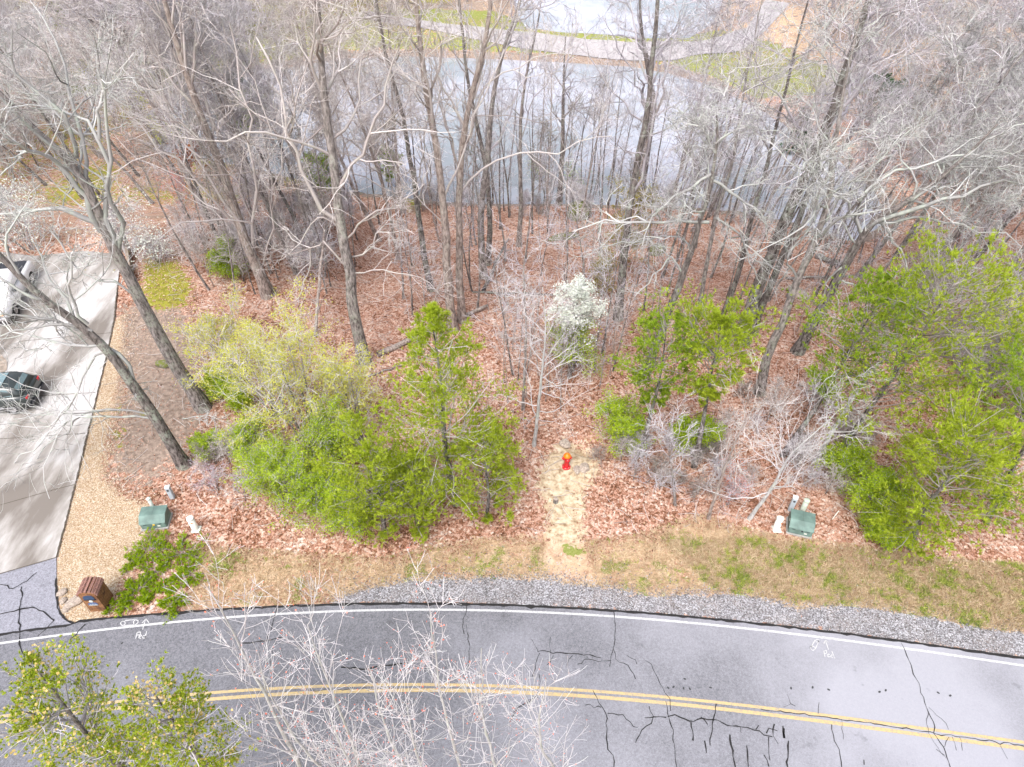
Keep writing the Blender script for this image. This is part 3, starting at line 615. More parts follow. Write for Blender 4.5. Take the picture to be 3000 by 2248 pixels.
T([(1046,602),(1040,520),(1040,430),(1055,330),(1062,230),(1090,100),(1120,10)], 19, 20, 'grey-brown trunk right of the pale pair, front one of two close trunks', 8, 'bark_grey', 'twig', 'slender_tree', limbs=11, t0=.5, limb_ratio=.22, l2=5, l3=3, l4=4, extra=[([(1045,420),(1020,330),(985,230),(960,100)],9), ([(1050,350),(1110,220),(1170,110)],8)])
T([(1054,572),(1058,480),(1052,380),(1035,290),(1015,200),(1000,80)], 15, 20, 'dark trunk right of the pale pair, rear one of two close trunks', 9, 'bark_dark', 'twig', 'slender_tree', limbs=9, t0=.5, limb_ratio=.22, l2=5, l3=3, l4=4)
T([(1121,532),(1125,440),(1124,340),(1126,250),(1135,170),(1160,60)], 13, 18, 'slim upright grey trunk before the lake with its fork reaching over the grassy bank', 10, 'bark_grey', 'twig', 'slender_tree', limbs=11, t0=.45, limb_ratio=.22, l2=5, l3=3, l4=4, extra=[([(1126,300),(1160,210),(1205,150),(1290,60)],6), ([(1126,260),(1128,180),(1122,60)],6)])
T([(1208,440),(1214,340),(1217,250),(1218,150),(1222,80)], 15, 15, 'straight near-black trunk on the lake shore, widest upright one in front of the open water', 11, 'bark_dark', 'twig', 'shore_tree', limbs=12, t0=.5, limb_ratio=.24, l2=5, l3=4, l4=3, extra=[([(1217,190),(1180,140),(1150,60)],6), ([(1218,190),(1260,250),(1320,300)],5), ([(1218,170),(1230,100),(1240,40)],6)])
T([(1335,690),(1342,610),(1352,520),(1362,440),(1380,330),(1400,240),(1410,120)], 22, 21, 'mossy dark trunk behind the white flowering tree', 12, 'bark_dark', 'twig', 'mossy_tree', limbs=11, t0=.5, limb_ratio=.24, l3=4, l4=4, extra=[([(1365,420),(1400,330),(1425,200),(1470,60)],12)])
T([(1378,440),(1390,360),(1402,290),(1410,220),(1400,150),(1385,60)], 26, 18, 'large dark forked tree at the water edge right of the open water', 13, 'bark_dark', 'twig', 'shore_tree', limbs=12, t0=.45, limb_ratio=.26, l2=6, l3=4, l4=4, extra=[([(1404,280),(1370,250),(1300,160),(1250,60)],9), ([(1410,260),(1440,190),(1425,100),(1400,20)],11), ([(1400,250),(1350,130),(1300,30)],9)])
T([(1394,801),(1425,730),(1450,660),(1478,590),(1500,520),(1530,420),(1545,340),(1548,250)], 25, 13, 'dark-trunked oak leaning right with gnarled white lichen limbs, in the middle of the litter slope', 14, 'bark_dark', 'twig_lichen', 'gnarled_oak', limbs=7, t0=.6, limb_ratio=.3, gnarl=1.5, up=-.01, l3up=-.03,
  extra=[([(1532,480),(1450,482),(1365,485),(1290,480),(1235,500)], 13), ([(1540,375),(1500,400),(1450,430),(1410,470),(1388,530)], 12), ([(1480,600),(1450,560),(1400,610),(1370,640)], 10), ([(1545,470),(1590,500),(1620,560),(1640,620)], 11), ([(1540,390),(1600,430),(1650,470),(1660,520)], 12), ([(1500,540),(1460,510),(1400,520),(1330,530),(1270,545)],8), ([(1545,330),(1500,270),(1460,280)],8), ([(1546,310),(1590,280),(1620,220)],8)])
T([(1605,738),(1625,660),(1655,580),(1685,500),(1715,430),(1755,350),(1800,230),(1840,110)], 42, 21, 'thickest dark trunk of the right side, standing left of a thinner twin', 15, 'bark_dark', 'twig', 'oak_tree', limbs=12, t0=.5, limb_ratio=.3, gnarl=1.15, extra=[([(1755,350),(1720,280),(1690,220),(1640,160)],14), ([(1790,270),(1850,200),(1900,110),(1980,30)],16), ([(1760,340),(1860,300),(1960,290)],9)])
T([(1626,722),(1650,650),(1680,580),(1705,520),(1735,450),(1775,340),(1800,250)], 20, 18, 'thin dark trunk growing close beside the thickest dark trunk', 16, 'bark_dark', 'twig', 'slender_tree', limbs=12, t0=.5, limb_ratio=.28)
T([(1722,760),(1755,700),(1790,640),(1830,570),(1868,500),(1905,460),(1960,435)], 34, 13, 'arching brown oak on the right whose long pale limbs sweep right and droop', 17, 'bark_dark', 'twig_lichen', 'gnarled_oak', limbs=8, t0=.5, limb_ratio=.4, gnarl=1.4, up=-.01, l3up=-.02, limb_ang=(40, 80),
  extra=[([(1870,495),(1950,450),(2060,420),(2160,400),(2260,395)], 18), ([(1880,480),(1990,470),(2100,500),(2200,530)], 11), ([(1850,530),(1800,470),(1750,500),(1690,560)], 9), ([(1860,500),(1850,440),(1900,390),(2000,350),(2140,330)], 13), ([(1830,570),(1790,600),(1770,660),(1775,720)], 9), ([(1900,465),(1930,520),(1960,580),(1950,640)], 9), ([(1810,600),(1850,620),(1880,660),(1895,700)], 8), ([(1960,440),(2040,380),(2140,300),(2230,260)], 11)])
T([(1640,850),(1660,770),(1690,690),(1725,600),(1760,520),(1790,430),(1800,330)], 24, 17, 'bent grey trunk between the thickest dark trunk and the arching oak', 18, 'bark_grey', 'twig_lichen', 'slender_tree', limbs=12, t0=.5, limb_ratio=.3, gnarl=1.3, extra=[([(1722,600),(1700,560),(1745,500),(1760,450)],10)])
T([(1548,712),(1575,650),(1600,570),(1620,480),(1650,380),(1680,260)], 15, 18, 'slim dark trunk between the gnarled lichen oak and the thickest dark trunk', 19, 'bark_dark', 'twig', 'slender_tree', limbs=11, t0=.5, limb_ratio=.28)
T([(1495,705),(1515,640),(1528,560),(1545,480),(1580,350),(1600,240)], 12, 17, 'thin pale-topped trunk just right of the gnarled lichen oak', 20, 'bark_grey', 'twig', 'slender_tree', limbs=10, t0=.5, limb_ratio=.28)
# pale young trees near the hydrant
T([(1153,962),(1163,880),(1172,790),(1178,700),(1172,620)], 10, 7.5, 'smooth pale sapling beside the dirt path with level side branches', 21, 'bark_birch', 'twig_pale', 'pale_sapling', limbs=30, t0=.2, limb_ang=(60, 85), limb_ratio=.30, l2=5, l3=3, l4=0, up=.02, minr=.0055, cat='sapling')
T([(1130,885),(1133,800),(1137,700),(1130,600),(1140,500)], 8, 9, 'thin dark-based sapling standing left of the smooth pale sapling', 22, 'bark_grey', 'twig', 'thin_sapling', limbs=20, t0=.3, limb_ang=(50, 80), limb_ratio=.22, l2=4, l3=3, l4=0, minr=.006, cat='sapling')
T([(1618,1120),(1670,1050),(1715,975),(1760,935),(1800,900)], 10, 7, 'pale bare shrub tree spreading over the right-hand utility boxes', 23, 'bark_birch', 'twig_pale', 'pale_shrub_tree', limbs=22, t0=.15, limb_ang=(25, 70), limb_ratio=.5, l2=7, l3=5, l4=0, minr=.005, up=.05, cat='tree', limb_rr=.4)
T([(1760,1000),(1800,930),(1850,850),(1905,780),(1950,730)], 13, 7, 'pale bare young tree leaning right in front of the broad green pine', 24, 'bark_birch', 'twig_pale', 'pale_young_tree', limbs=26, t0=.15, limb_ang=(45, 80), limb_ratio=.32, l2=5, l3=3, l4=0, minr=.006, cat='tree')
T([(1530,1120),(1570,1000),(1600,930),(1640,860)], 9, 6, 'tan whip-like bare sapling between the hydrant and the right-hand utility boxes', 25, 'bark_pale', 'twig_tan', 'whip_sapling', limbs=18, t0=.3, limb_ang=(30, 60), limb_ratio=.35, l2=4, l3=3, l4=0, minr=.008, cat='sapling')
T([(1460,1090),(1455,1040),(1450,980),(1470,930)], 8, 4.5, 'grey twiggy sapling right of the hydrant in the brush', 26, 'bark_grey', 'twig', 'twiggy_sapling', limbs=22, t0=.15, limb_ang=(30, 70), limb_ratio=.5, l2=5, l3=4, l4=0, minr=.008, cat='sapling')

# ---- shared forest trees
def proto(seed, h, r, bmat, tmat, bend=0.6, **kw):
    rng = np.random.default_rng(seed); p = [np.zeros(3)]; d = np.array([rng.normal() * .05, rng.normal() * .05, 1.])
    for i in range(5): d = d + rng.normal(size=3) * .06 * bend; d[2] = 1; p.append(p[-1] + d * h / 5)
    gt, gc, tips = bare_geo(np.array(p), r, seed, **kw)
    return gt.mesh('trunk', M[bmat], True), gc.mesh('crown', M[tmat]), tips
PT = [proto(101, 19, .17, 'bark_grey', 'twig', limbs=28, t0=.3, limb_ratio=.34, limb_ang=(20, 55), up=.05, l4=6, minr=.012, twig_r=.009),
      proto(102, 17, .14, 'bark_dark', 'twig', limbs=28, t0=.28, limb_ratio=.36, limb_ang=(25, 65), up=.03, l4=6, minr=.012, twig_r=.009),
      proto(103, 21, .19, 'bark_pale', 'twig_tan', limbs=28, t0=.35, limb_ratio=.32, limb_ang=(18, 50), up=.06, l4=6, minr=.012, twig_r=.009),
      proto(104, 15, .15, 'bark_grey', 'twig_lichen', limbs=24, t0=.3, limb_ratio=.40, limb_ang=(35, 75), up=.02, gnarl=1.3, l4=6, minr=.012, twig_r=.009),
      proto(105, 18, .12, 'bark_dark', 'twig_pale', limbs=28, t0=.35, limb_ratio=.3, limb_ang=(20, 55), up=.05, l4=6, minr=.012, twig_r=.009)]
PT += [proto(111, 17, .12, 'bark_dark', 'twig', limbs=15, t0=.5, limb_ratio=.2, limb_ang=(20, 50), up=.06, l2=5, l3=3, l4=3, minr=.010, twig_r=.007),
       proto(112, 18, .13, 'bark_pale', 'twig_tan', limbs=14, t0=.5, limb_ratio=.2, limb_ang=(18, 45), up=.07, l2=5, l3=3, l4=3, minr=.010, twig_r=.007),
       proto(113, 16, .11, 'bark_grey', 'twig', limbs=15, t0=.45, limb_ratio=.22, limb_ang=(20, 55), up=.05, l2=5, l3=3, l4=3, minr=.010, twig_r=.007)]
PS = [proto(201, 5.5, .03, 'bark_grey', 'twig', limbs=14, t0=.3, limb_ratio=.28, l2=3, l3=2, l4=0, minr=.008),
      proto(202, 7.5, .045, 'bark_dark', 'twig', limbs=16, t0=.35, limb_ratio=.25, l2=4, l3=2, l4=0, minr=.009),
      proto(203, 4.0, .024, 'bark_pale', 'twig_tan', limbs=14, t0=.2, limb_ratio=.35, l2=3, l3=3, l4=0, minr=.007),
      proto(204, 9.5, .06, 'bark_grey', 'twig_dark', limbs=18, t0=.4, limb_ratio=.22, l2=4, l3=3, l4=0, minr=.011)]
PB = [proto(301, 1.9, .03, 'bark_grey', 'twig', limbs=26, t0=.02, limb_ratio=.8, limb_ang=(20, 70), l2=6, l3=4, l4=0, minr=.008),
      proto(302, 2.5, .035, 'bark_dark', 'twig_tan', limbs=24, t0=.02, limb_ratio=.75, limb_ang=(20, 60), l2=6, l3=4, l4=0, minr=.008),
      proto(303, 1.4, .025, 'bark_dark', 'twig_dark', limbs=26, t0=.02, limb_ratio=.9, limb_ang=(30, 80), l2=6, l3=4, l4=0, minr=.008)]
def place(pr, name, x, y, s, rz, tilt, label, cat, group, zs=1.0):
    z = float(terrain(x, y)) - .1
    r = empty(name, (x, y, z), label, cat, group); r.rotation_euler = (tilt[0], tilt[1], rz); r.scale = (s, s, s * zs)
    link('trunk', pr[0], r); link('crown', pr[1], r); return r
rnd = random.Random(7)
def leanout(x, y, k=0.011):
    # woodland edge trees lean away from the clearing of the road: rotation about y for x, small
    return (rnd.gauss(0, .03), max(-.32, min(.32, x * k)) + rnd.gauss(0, .03))
def inlake(x, y, m=0.6):
    return float(sdist(np.array([x]), np.array([y]), LAKE)[0]) < m or float(sdist(np.array([x]), np.array([y]), POND)[0]) < m
def tall(px, label, group, kinds=(0, 1, 2, 3, 4), names=('bare_tree',)):
    for (u, v, s) in px:
        p = GO(u, v)
        if inlake(p.x, p.y, .3): p.y -= 1.0
        k = rnd.choice(kinds); lo = leanout(p.x, p.y)
        r = empty(names[0], (p.x, p.y, float(terrain(p.x, p.y)) - .1), label, 'tree', group)
        # the lean is turned back through the spin so that it stays a lean outward
        e = (Matrix.Rotation(lo[1], 3, 'Y') @ Matrix.Rotation(lo[0], 3, 'X') @ Matrix.Rotation(rnd.uniform(0, 6.28), 3, 'Z')).to_euler(); r.rotation_euler = e
        r.scale = (s, s, s * rnd.uniform(.92, 1.08)); link('trunk', PT[k][0], r); link('crown', PT[k][1], r)
tall([(1095,425,.8),(1150,440,.7),(1252,430,.62),(1310,440,.75),(1180,425,.6),(1280,435,.65)], 'slim bare tree among those on the near shore in front of the open water', 'bare trees on the near shore before the open water', (5, 7), ('shore_tree',))
tall([(820,485,.62),(872,500,.7),(950,525,.6),(1080,495,.66),(1092,565,.6),(1150,505,.62),(1182,468,.7),(1250,480,.6),(1292,505,.66),(1100,470,.7),(1020,480,.62)], 'slender bare tree among the straight trunks on the middle slope', 'slender bare trees on the middle slope', (5, 6, 7), ('slender_tree',))
tall([(780,455,.7),(840,450,.75),(905,445,.7),(960,450,.75),(1000,445,.68),(1045,450,.72),(1065,440,.75),(1130,430,.66),(1165,432,.7),(1200,436,.6),(1225,425,.7),(1270,445,.66),(1330,450,.72),(1350,470,.7),(1300,420,.6)], 'slender bare tree of the thin-stemmed row right above the near shore', 'thin-stemmed row above the near shore', (5, 6, 7), ('slender_tree',))
tall([(1400,445,.7),(1455,440,.72),(1480,455,.66),(1530,470,.7),(1550,450,.75),(1580,470,.7),(1620,500,.72),(1640,460,.75),(1680,520,.7),(1700,490,.74),(1740,510,.7),(1780,500,.72),(1830,560,.7)], 'slender bare leaning tree of the thin-stemmed row by the right half of the lake', 'thin-stemmed row by the right lake half', (5, 6, 7), ('slender_tree',))
tall([(1420,525,.62),(1462,565,.66),(1492,500,.62),(1590,600,.66),(1660,650,.6),(1700,640,.7),(1760,640,.62),(1535,600,.6),(1820,680,.66),(1870,640,.7),(1440,640,.55)], 'slender bare leaning tree among the dark trunks on the right slope', 'slender bare trees on the right slope', (5, 6, 7), ('slender_tree',))
tall([(1440,470,.85),(1475,520,.9),(1520,450,.9),(1560,500,.85),(1600,480,1.),(1650,480,.9),(1430,600,.75)], 'bare tree among those between the litter slope and the right half of the lake', 'bare trees below the right half of the lake', (5, 7, 0, 6))
tall([(1700,560,.95),(1780,540,1.),(1850,600,.95),(1930,560,1.),(1990,640,.9),(2070,600,1.),(2150,680,.95),(2200,600,1.),(1900,700,.8),(2180,780,.9),(2050,520,1.1),(2140,500,1.05),(2230,880,.9),(1960,470,1.1),(2080,440,1.1),(2300,700,1.1),(2330,560,1.1)], 'bare tree leaning right in the thick twiggy wood on the right side', 'bare trees of the right-hand wood', (0, 3, 3, 1, 4))
tall([(640,590,.85),(660,520,.9),(700,560,.8),(820,520,.85),(860,560,.75),(610,480,.95),(540,500,.9),(480,540,.9),(450,480,1.),(870,460,.8),(760,450,.85),(690,430,.9),(560,430,1.)], 'bare tree in the twiggy wood between the moss patch and the thick old oak', 'bare trees of the left-centre wood', (0, 2, 2, 4, 1))
tall([(250,470,1.),(330,440,.95),(180,430,1.),(100,400,1.),(20,420,1.),(300,380,1.05),(220,340,1.),(400,400,1.),(60,330,1.),(-60,460,1.05),(-40,350,1.1),(140,300,1.1)], 'bare grey tree on the ground left of the lake, beyond the driveway', 'bare trees beyond the driveway', (0, 4, 3, 2))
tall([(40,180,.9),(150,160,.9),(260,150,.9),(380,140,.85),(480,110,.85),(600,100,.85),(700,90,.8),(90,80,.95),(220,70,.95),(340,60,.9),(460,50,.9),(580,40,.9),(700,30,.85),(820,60,.75),(900,30,.8),(20,20,1.),(300,0,.95),(560,-20,.95),(780,0,.9),(960,-10,.85),(140,230,.85),(420,210,.7),(300,215,.75),(1100,-30,.9),(1010,5,.7)], 'bare tree in the scrubby wood beyond the far left shore of the lake', 'bare trees beyond the far left shore', (0, 4, 2, 1))
tall([(1720,150,.8),(1800,190,.8),(1860,250,.8),(1930,310,.85),(1780,100,.9),(1880,140,.9),(1980,220,.9),(2080,280,.9),(2180,340,.9),(1850,60,.95),(1960,90,.95),(2060,150,.95),(2160,200,.95),(2230,120,1.),(1900,0,1.),(2020,20,1.),(2140,60,1.),(1780,20,.9),(1700,-40,.95),(1540,-40,.9),(1340,-50,.9),(2000,380,.85),(2100,390,.9)], 'bare tree in the pinkish-grey wood beyond the far right shore of the lake', 'bare trees beyond the far right shore', (0, 4, 3, 1))

def scatter(n, poly_ov, protos, name, label, cat, group, smin=.8, smax=1.2, seed=0, avoid=0.35):
    r = random.Random(seed); xs_ = [p[0] for p in poly_ov]; ys_ = [p[1] for p in poly_ov]; cnt = 0; tries = 0
    pp = [(a, b) for a, b in poly_ov]
    while cnt < n and tries < n * 30:
        tries += 1; u, v = r.uniform(min(xs_), max(xs_)), r.uniform(min(ys_), max(ys_))
        if float(sdist(np.array([u]), np.array([v]), pp)[0]) > 0: continue
        p = GO(u, v)
        if inlake(p.x, p.y, .2): continue
        s = r.uniform(smin, smax); place(r.choice(protos), name, p.x, p.y, s, r.uniform(0, 6.28), (r.gauss(0, .05), r.gauss(0, .05)), label, cat, group); cnt += 1
# slope saplings (zones)
scatter(26, [(1060,700),(1340,700),(1340,880),(1060,900)], [PS[0], PS[2], PS[1]], 'thin_sapling', 'thin bare sapling on the leaf litter behind the hydrant, below the white flowering tree', 'sapling', 'saplings behind the hydrant', seed=1)
scatter(44, [(760,470),(1300,455),(1320,690),(800,700)], [PS[0], PS[1], PS[2], PS[3]], 'thin_sapling', 'thin bare sapling on the leaf litter around the pale pair of straight trunks', 'sapling', 'saplings on the middle slope', seed=2)
scatter(46, [(1330,470),(1900,480),(1880,720),(1360,720)], [PS[0], PS[1], PS[2], PS[3]], 'thin_sapling', 'thin bare sapling on the leaf litter among the leaning dark trunks on the right', 'sapling', 'saplings on the right slope', seed=3)
scatter(50, [(850,400),(1500,425),(1700,470),(1500,500),(1000,465),(800,440)], [PS[1], PS[3], PS[0]], 'shore_sapling', 'thin upright bare sapling in the row along the near lake shore', 'sapling', 'saplings along the near shore', seed=4)
scatter(34, [(1880,500),(2230,560),(2230,950),(2000,700)], [PS[1], PS[3], PS[2]], 'thin_sapling', 'thin bare sapling under the twiggy wood at the right edge', 'sapling', 'saplings of the right-hand wood', seed=5)
scatter(40, [(400,420),(760,400),(780,640),(440,640)], [PS[1], PS[3], PS[2]], 'thin_sapling', 'thin bare sapling in the brush right of the moss patch', 'sapling', 'saplings right of the moss patch', seed=6)
# brush
scatter(24, [(850,425),(1500,440),(1700,480),(1400,485),(900,460)], PB, 'bare_bush', 'low tangled bare bush along the near lake shore', 'bush', 'bare bushes along the near shore', .7, 1.1, seed=11)
scatter(40, [(380,440),(780,420),(700,640),(420,620)], PB[:2], 'bare_bush', 'tangled grey bare bush in the brush behind the moss patch', 'bush', 'bare bushes behind the moss patch', .8, 1.4, seed=12)
scatter(20, [(1280,950),(1560,960),(1620,1060),(1400,1080),(1290,1010)], PB, 'bare_bush', 'tangled bare bush on the litter right of the hydrant', 'bush', 'bare bushes right of the hydrant', .45, .9, seed=13)
scatter(16, [(1600,860),(1860,860),(1880,1080),(1700,1080)], PB, 'bare_bush', 'tangled bare bush on the litter below the broad green pine', 'bush', 'bare bushes below the broad pine', .5, .9, seed=14)
scatter(12, [(440,980),(640,1000),(640,1110),(520,1090)], PB, 'bare_bush', 'low brown bare bush at the left foot of the green thicket', 'bush', 'bare bushes by the green thicket', .5, .8, seed=15)
scatter(26, [(1900,620),(2230,640),(2230,960),(2050,820)], PB, 'bare_bush', 'bare bush under the twiggy wood at the right edge', 'bush', 'bare bushes at the right edge', .8, 1.4, seed=16)
scatter(40, [(0,170),(420,140),(600,110),(330,240),(0,420)], PB[:2], 'scrub_bush', 'bare scrub bush on the far ground left of the lake', 'bush', 'scrub left of the lake', 1.0, 2.0, seed=17)
scatter(36, [(1700,160),(2200,180),(2230,450),(1980,420)], PB[:2], 'scrub_bush', 'bare scrub bush on the ground right of the lake', 'bush', 'scrub right of the lake', 1.0, 2.0, seed=18)
scatter(26, [(40,0),(900,0),(700,80),(60,120)], PB[:2], 'scrub_bush', 'bare scrub bush near the far lane at the upper left', 'bush', 'scrub by the far lane', 1.2, 2.4, seed=19)

# ------------------------------------------------------------------ leaves
def quads(g, C0, size, rng, up=0.3, tint=None, asp=0.55, along=None):
    n = len(C0); N = rng.normal(size=(n, 3)); N[:, 2] = np.abs(N[:, 2]) + up; N = nrm(N)
    A = nrm(np.cross(N, rng.normal(size=(n, 3)))) if along is None else along
    B = nrm(np.cross(N, A)); s = (size * (0.6 + 0.8 * rng.random(n)))[:, None]
    V = np.stack([C0 - A * s, C0 + B * s * asp + A * s * .1, C0 + A * s, C0 - B * s * asp + A * s * .1], 1).reshape(-1, 3)
    i = np.arange(n)[:, None] * 4 + np.arange(4)[None]; t = rng.random(n) if tint is None else tint
    g.add(V, i, None, np.repeat(t, 4))
def tufts(g, C0, D, L, rng, k=9, w=0.010, spread=0.55, tint=None):
    """needle tufts: k thin triangles fanned round direction D"""
    n = len(C0); C = np.repeat(C0, k, 0); d = nrm(np.repeat(D, k, 0) + rng.normal(size=(n * k, 3)) * spread)
    side = nrm(np.cross(d, np.array([0, 0, 1.]) + rng.normal(size=(n * k, 3)) * .45)) * w; l = (L * (0.6 + .6 * rng.random(n * k)))[:, None]
    V = np.stack([C - side, C + side, C + d * l], 1).reshape(-1, 3); t = rng.random(n * k) * .5 + (np.repeat(rng.random(n) if tint is None else tint, k) * .5)
    g.add(V, None, np.arange(n * k * 3).reshape(-1, 3), np.repeat(t, 3))
def pine(name, base, h, spread, label, seed, mat='needle', tmat='twig_dark', bmat='bark_dark', t0=.12, whorls=None, lean=(0, 0), dens=1.0, nl=.12, sprawl=0, shape='cone', tips=False, group=None, w=.0135, cat='pine tree', k=10, ang=(60, 85), up=.04):
    rng = np.random.default_rng(seed); top = np.array([lean[0], lean[1], h])
    ctl = [np.zeros(3), top * .35 + rng.normal(size=3) * [.1, .1, 0], top * .7 + rng.normal(size=3) * [.1, .1, 0], top]
    P, L = resample(ctl, 16); P = P[None]; s = np.linspace(0, 1, 16); R = ((0.012 * h + .02) * (1 - s) + .012)[None]
    gt, gb, gn = Geo(), Geo(), Geo(); tubes(gt, P, R, 8, rng.random(1) * .2)
    nb = int(h * 9 * dens); t = t0 + (1 - t0) * (np.arange(nb) + rng.random(nb) * .6) / nb; t = np.clip(t, 0, .995)
    f = t * 15; i0 = np.minimum(f.astype(int), 14); fr = (f - i0)[:, None]; S = P[0, i0] * (1 - fr) + P[0, i0 + 1] * fr
    prof = {'cone': (1 - t) ** .7 * (0.7 + .3 * np.minimum(1, (t - t0) / .15 + .3)), 'round': np.sqrt(np.clip(1 - ((t - .55) / .5) ** 2, 0.03, 1)), 'flat': np.clip((t - t0) / .25, .15, 1) * np.clip((1.03 - t) / .22, .12, 1)}[shape]
    ln = spread * prof * (0.55 + .65 * rng.random(nb)) + .15
    az = rng.random(nb) * 2 * math.pi; el = np.radians(90 - (ang[0] + (ang[1] - ang[0]) * rng.random(nb)) - (1 - t) * 0) + .0; el = el + t * .35
    D = np.stack([np.cos(az) * np.cos(el), np.sin(az) * np.cos(el), np.sin(el)], -1); n = 6; Q = np.empty((nb, n, 3)); Q[:, 0] = S
    for q in range(1, n):
        D = nrm(D + rng.normal(size=(nb, 3)) * .12 + np.array([0, 0, up])); Q[:, q] = Q[:, q - 1] + D * (ln / (n - 1))[:, None]
    RR = np.maximum(.0028 * h * ln[:, None] / spread, .005) * np.linspace(1, .3, n)[None]; tubes(gb, Q, RR + (.0 if tips else .003), 4, rng.random(nb) * (.4 if tips else 1))
    P2, R2, L2 = kids(Q, RR, ln, (5 + 4 * ln / spread).astype(int), .25, 1., (30, 65), .42, rng, 4, .12, .05, .6, .4, .004, .4, flat=.5); tubes(gb, P2, R2, 3, rng.random(len(P2)))
    P3, R3, L3 = kids(P2, R2, L2, 4, .2, 1., (25, 60), .5, rng, 3, .12, .08, .6, .5, .003, .3, flat=.4)
    C0 = np.concatenate([P3[:, -1], P3[:, 1], P2[:, -1], P2[:, 2], Q[:, -1]]); DD = np.concatenate([P3[:, 2] - P3[:, 1], P3[:, 1] - P3[:, 0], P2[:, 3] - P2[:, 2], P2[:, 2] - P2[:, 1], Q[:, 5] - Q[:, 4]])
    C0 = C0 + rng.normal(size=C0.shape) * .02; keep = (np.sin(C0[:, 0] * 5.1 + seed) + np.sin(C0[:, 1] * 4.7 + 2 * seed) + np.sin(C0[:, 2] * 6.3 + seed * 3) + rng.normal(size=len(C0)) * .5) > (-.95 if dens > .8 else -.55); C0, DD = C0[keep], DD[keep]
    hh = (C0[:, 2] / h); tufts(gn, C0, nrm(DD) + np.array([0, 0, .3]), nl, rng, k=k, w=w, tint=np.clip(.55 * rng.random(len(C0)) + .6 * rng.random(len(C0)) ** 2, 0, 1))
    r = empty(name, base, label, cat, group); gt.build('trunk', M[bmat], r, True); gb.build('branches', M[tmat], r); gn.build('crown', M[mat], r)
    if tips:
        gc_ = Geo(); sel = rng.random(len(P3)) < .6; c = P3[sel, -1] + nrm(P3[sel, 2] - P3[sel, 1]) * .05; quads(gc_, c, .028, rng, .6, asp=.9); gc_.build('pollen_cones', M['cone_tip'], r)['kind'] = 'stuff'
    return r
def at(u, v): return G(u * OV, v * OV)
def pine_px(name, base_ov, top_ov, spread, label, seed, **kw):
    b = at(*base_ov); tp = plane_pt(top_ov[0] * OV, top_ov[1] * OV, b, kw.pop('back', 0.0)); h = tp[2] - b[2]
    return pine(name, b, h, spread, label, seed, lean=(tp[0] - b[0], tp[1] - b[1]), **kw)
pine_px('cedar_tree', (985,1090), (930,672), 3.7, 'conical bright green conifer with a pointed top, left of the dirt path', 41, mat='needle', dens=1.35, shape='cone', nl=.14, k=8, tmat='twig_tan')
pine_px('pine_tree', (1385,985), (1440,700), 2.1, 'olive green young pine right behind the white flowering tree, left of two', 42, mat='needle_deep', t0=.42, dens=.85, shape='flat', nl=.13)
pine_px('pine_tree', (1500,1010), (1560,690), 2.0, 'olive green young pine with a thin stem, between the flowering tree and the broad pine', 43, mat='needle', t0=.5, dens=.9, shape='flat', nl=.14)
pine_px('pine_tree', (1690,985), (1905,640), 2.6, 'spreading green pine left of the tallest broad pine, its dark stem leaning right', 44, mat='needle_deep', t0=.42, dens=.8, shape='flat', nl=.14)
pine_px('pine_tree', (1800,1000), (2060,610), 3.3, 'tallest broad bright green pine at the right with layered boughs', 45, mat='needle', t0=.3, dens=.95, shape='round', nl=.15)
pine_px('pine_tree', (1965,1185), (2090,930), 2.6, 'dense light green pine at the lower right edge above the grass verge', 46, mat='needle', t0=.08, dens=1.3, shape='round', nl=.17, up=.02)
pine_px('pine_tree', (2130,1130), (2290,830), 2.8, 'dark green pine cut by the right edge behind the dense light green pine', 47, mat='needle_deep', t0=.1, dens=1.0, shape='round', nl=.16)
pine_px('pine_tree', (2190,960), (2300,700), 2.2, 'green pine at the right edge above the dark green one', 48, mat='needle_deep', t0=.3, dens=1.2, shape='flat', nl=.15)
pine_px('cedar_tree', (830,1160), (800,960), 1.9, 'rounded bright green conifer at the front of the thicket', 49, mat='needle', t0=.05, dens=1.2, shape='round', nl=.13)
pine_px('cedar_tree', (1050,1120), (1060,960), 1.6, 'low green conifer at the right foot of the conical one', 50, mat='needle', t0=.05, dens=1.2, shape='round', nl=.13)
pine_px('cedar_tree', (905,1150), (890,1010), 1.3, 'small olive conifer at the front of the thicket beside the conical one', 51, mat='needle', t0=.05, dens=1.2, shape='round', nl=.12)
# far dark evergreens
pine_px('cedar_tree', (520,275), (505,150), 2.6, 'dark blue-green cedar on the left lake shore', 52, mat='needle_blue', t0=.03, dens=1.0, shape='cone', nl=.34, w=.035, k=16, tmat='bark_dark')
pine_px('cedar_tree', (545,300), (550,215), 2.0, 'mid green cedar on the left lake shore beside the dark one', 53, mat='needle_deep', t0=.03, dens=1.2, shape='round', nl=.3, w=.03)
pine_px('cedar_tree', (1725,350), (1735,240), 1.9, 'dark green cedar on the right lake shore', 54, mat='needle_blue', t0=.05, dens=1., shape='cone', nl=.26, w=.03)
pine_px('cedar_tree', (1920,290), (1900,190), 2.0, 'dark cedar in the wood beyond the right shore', 55, mat='needle_blue', t0=.1, dens=1., shape='round', nl=.28, w=.03)
pine_px('cedar_tree', (700,430), (690,350), 1.5, 'small green cedar on the near shore left of the open water', 56, mat='needle_deep', t0=.1, dens=1., shape='round', nl=.2, w=.02)
pine_px('cedar_tree', (840,420), (835,330), 1.3, 'thin green cedar at the near shore beside the slim dark trunk', 57, mat='needle_deep', t0=.3, dens=.8, shape='flat', nl=.2, w=.02)
pine_px('cedar_tree', (130,60), (130,20), 1.6, 'green cedar by the far lane at the upper left', 58, mat='needle_deep', t0=.1, dens=1., shape='round', nl=.3, w=.03)
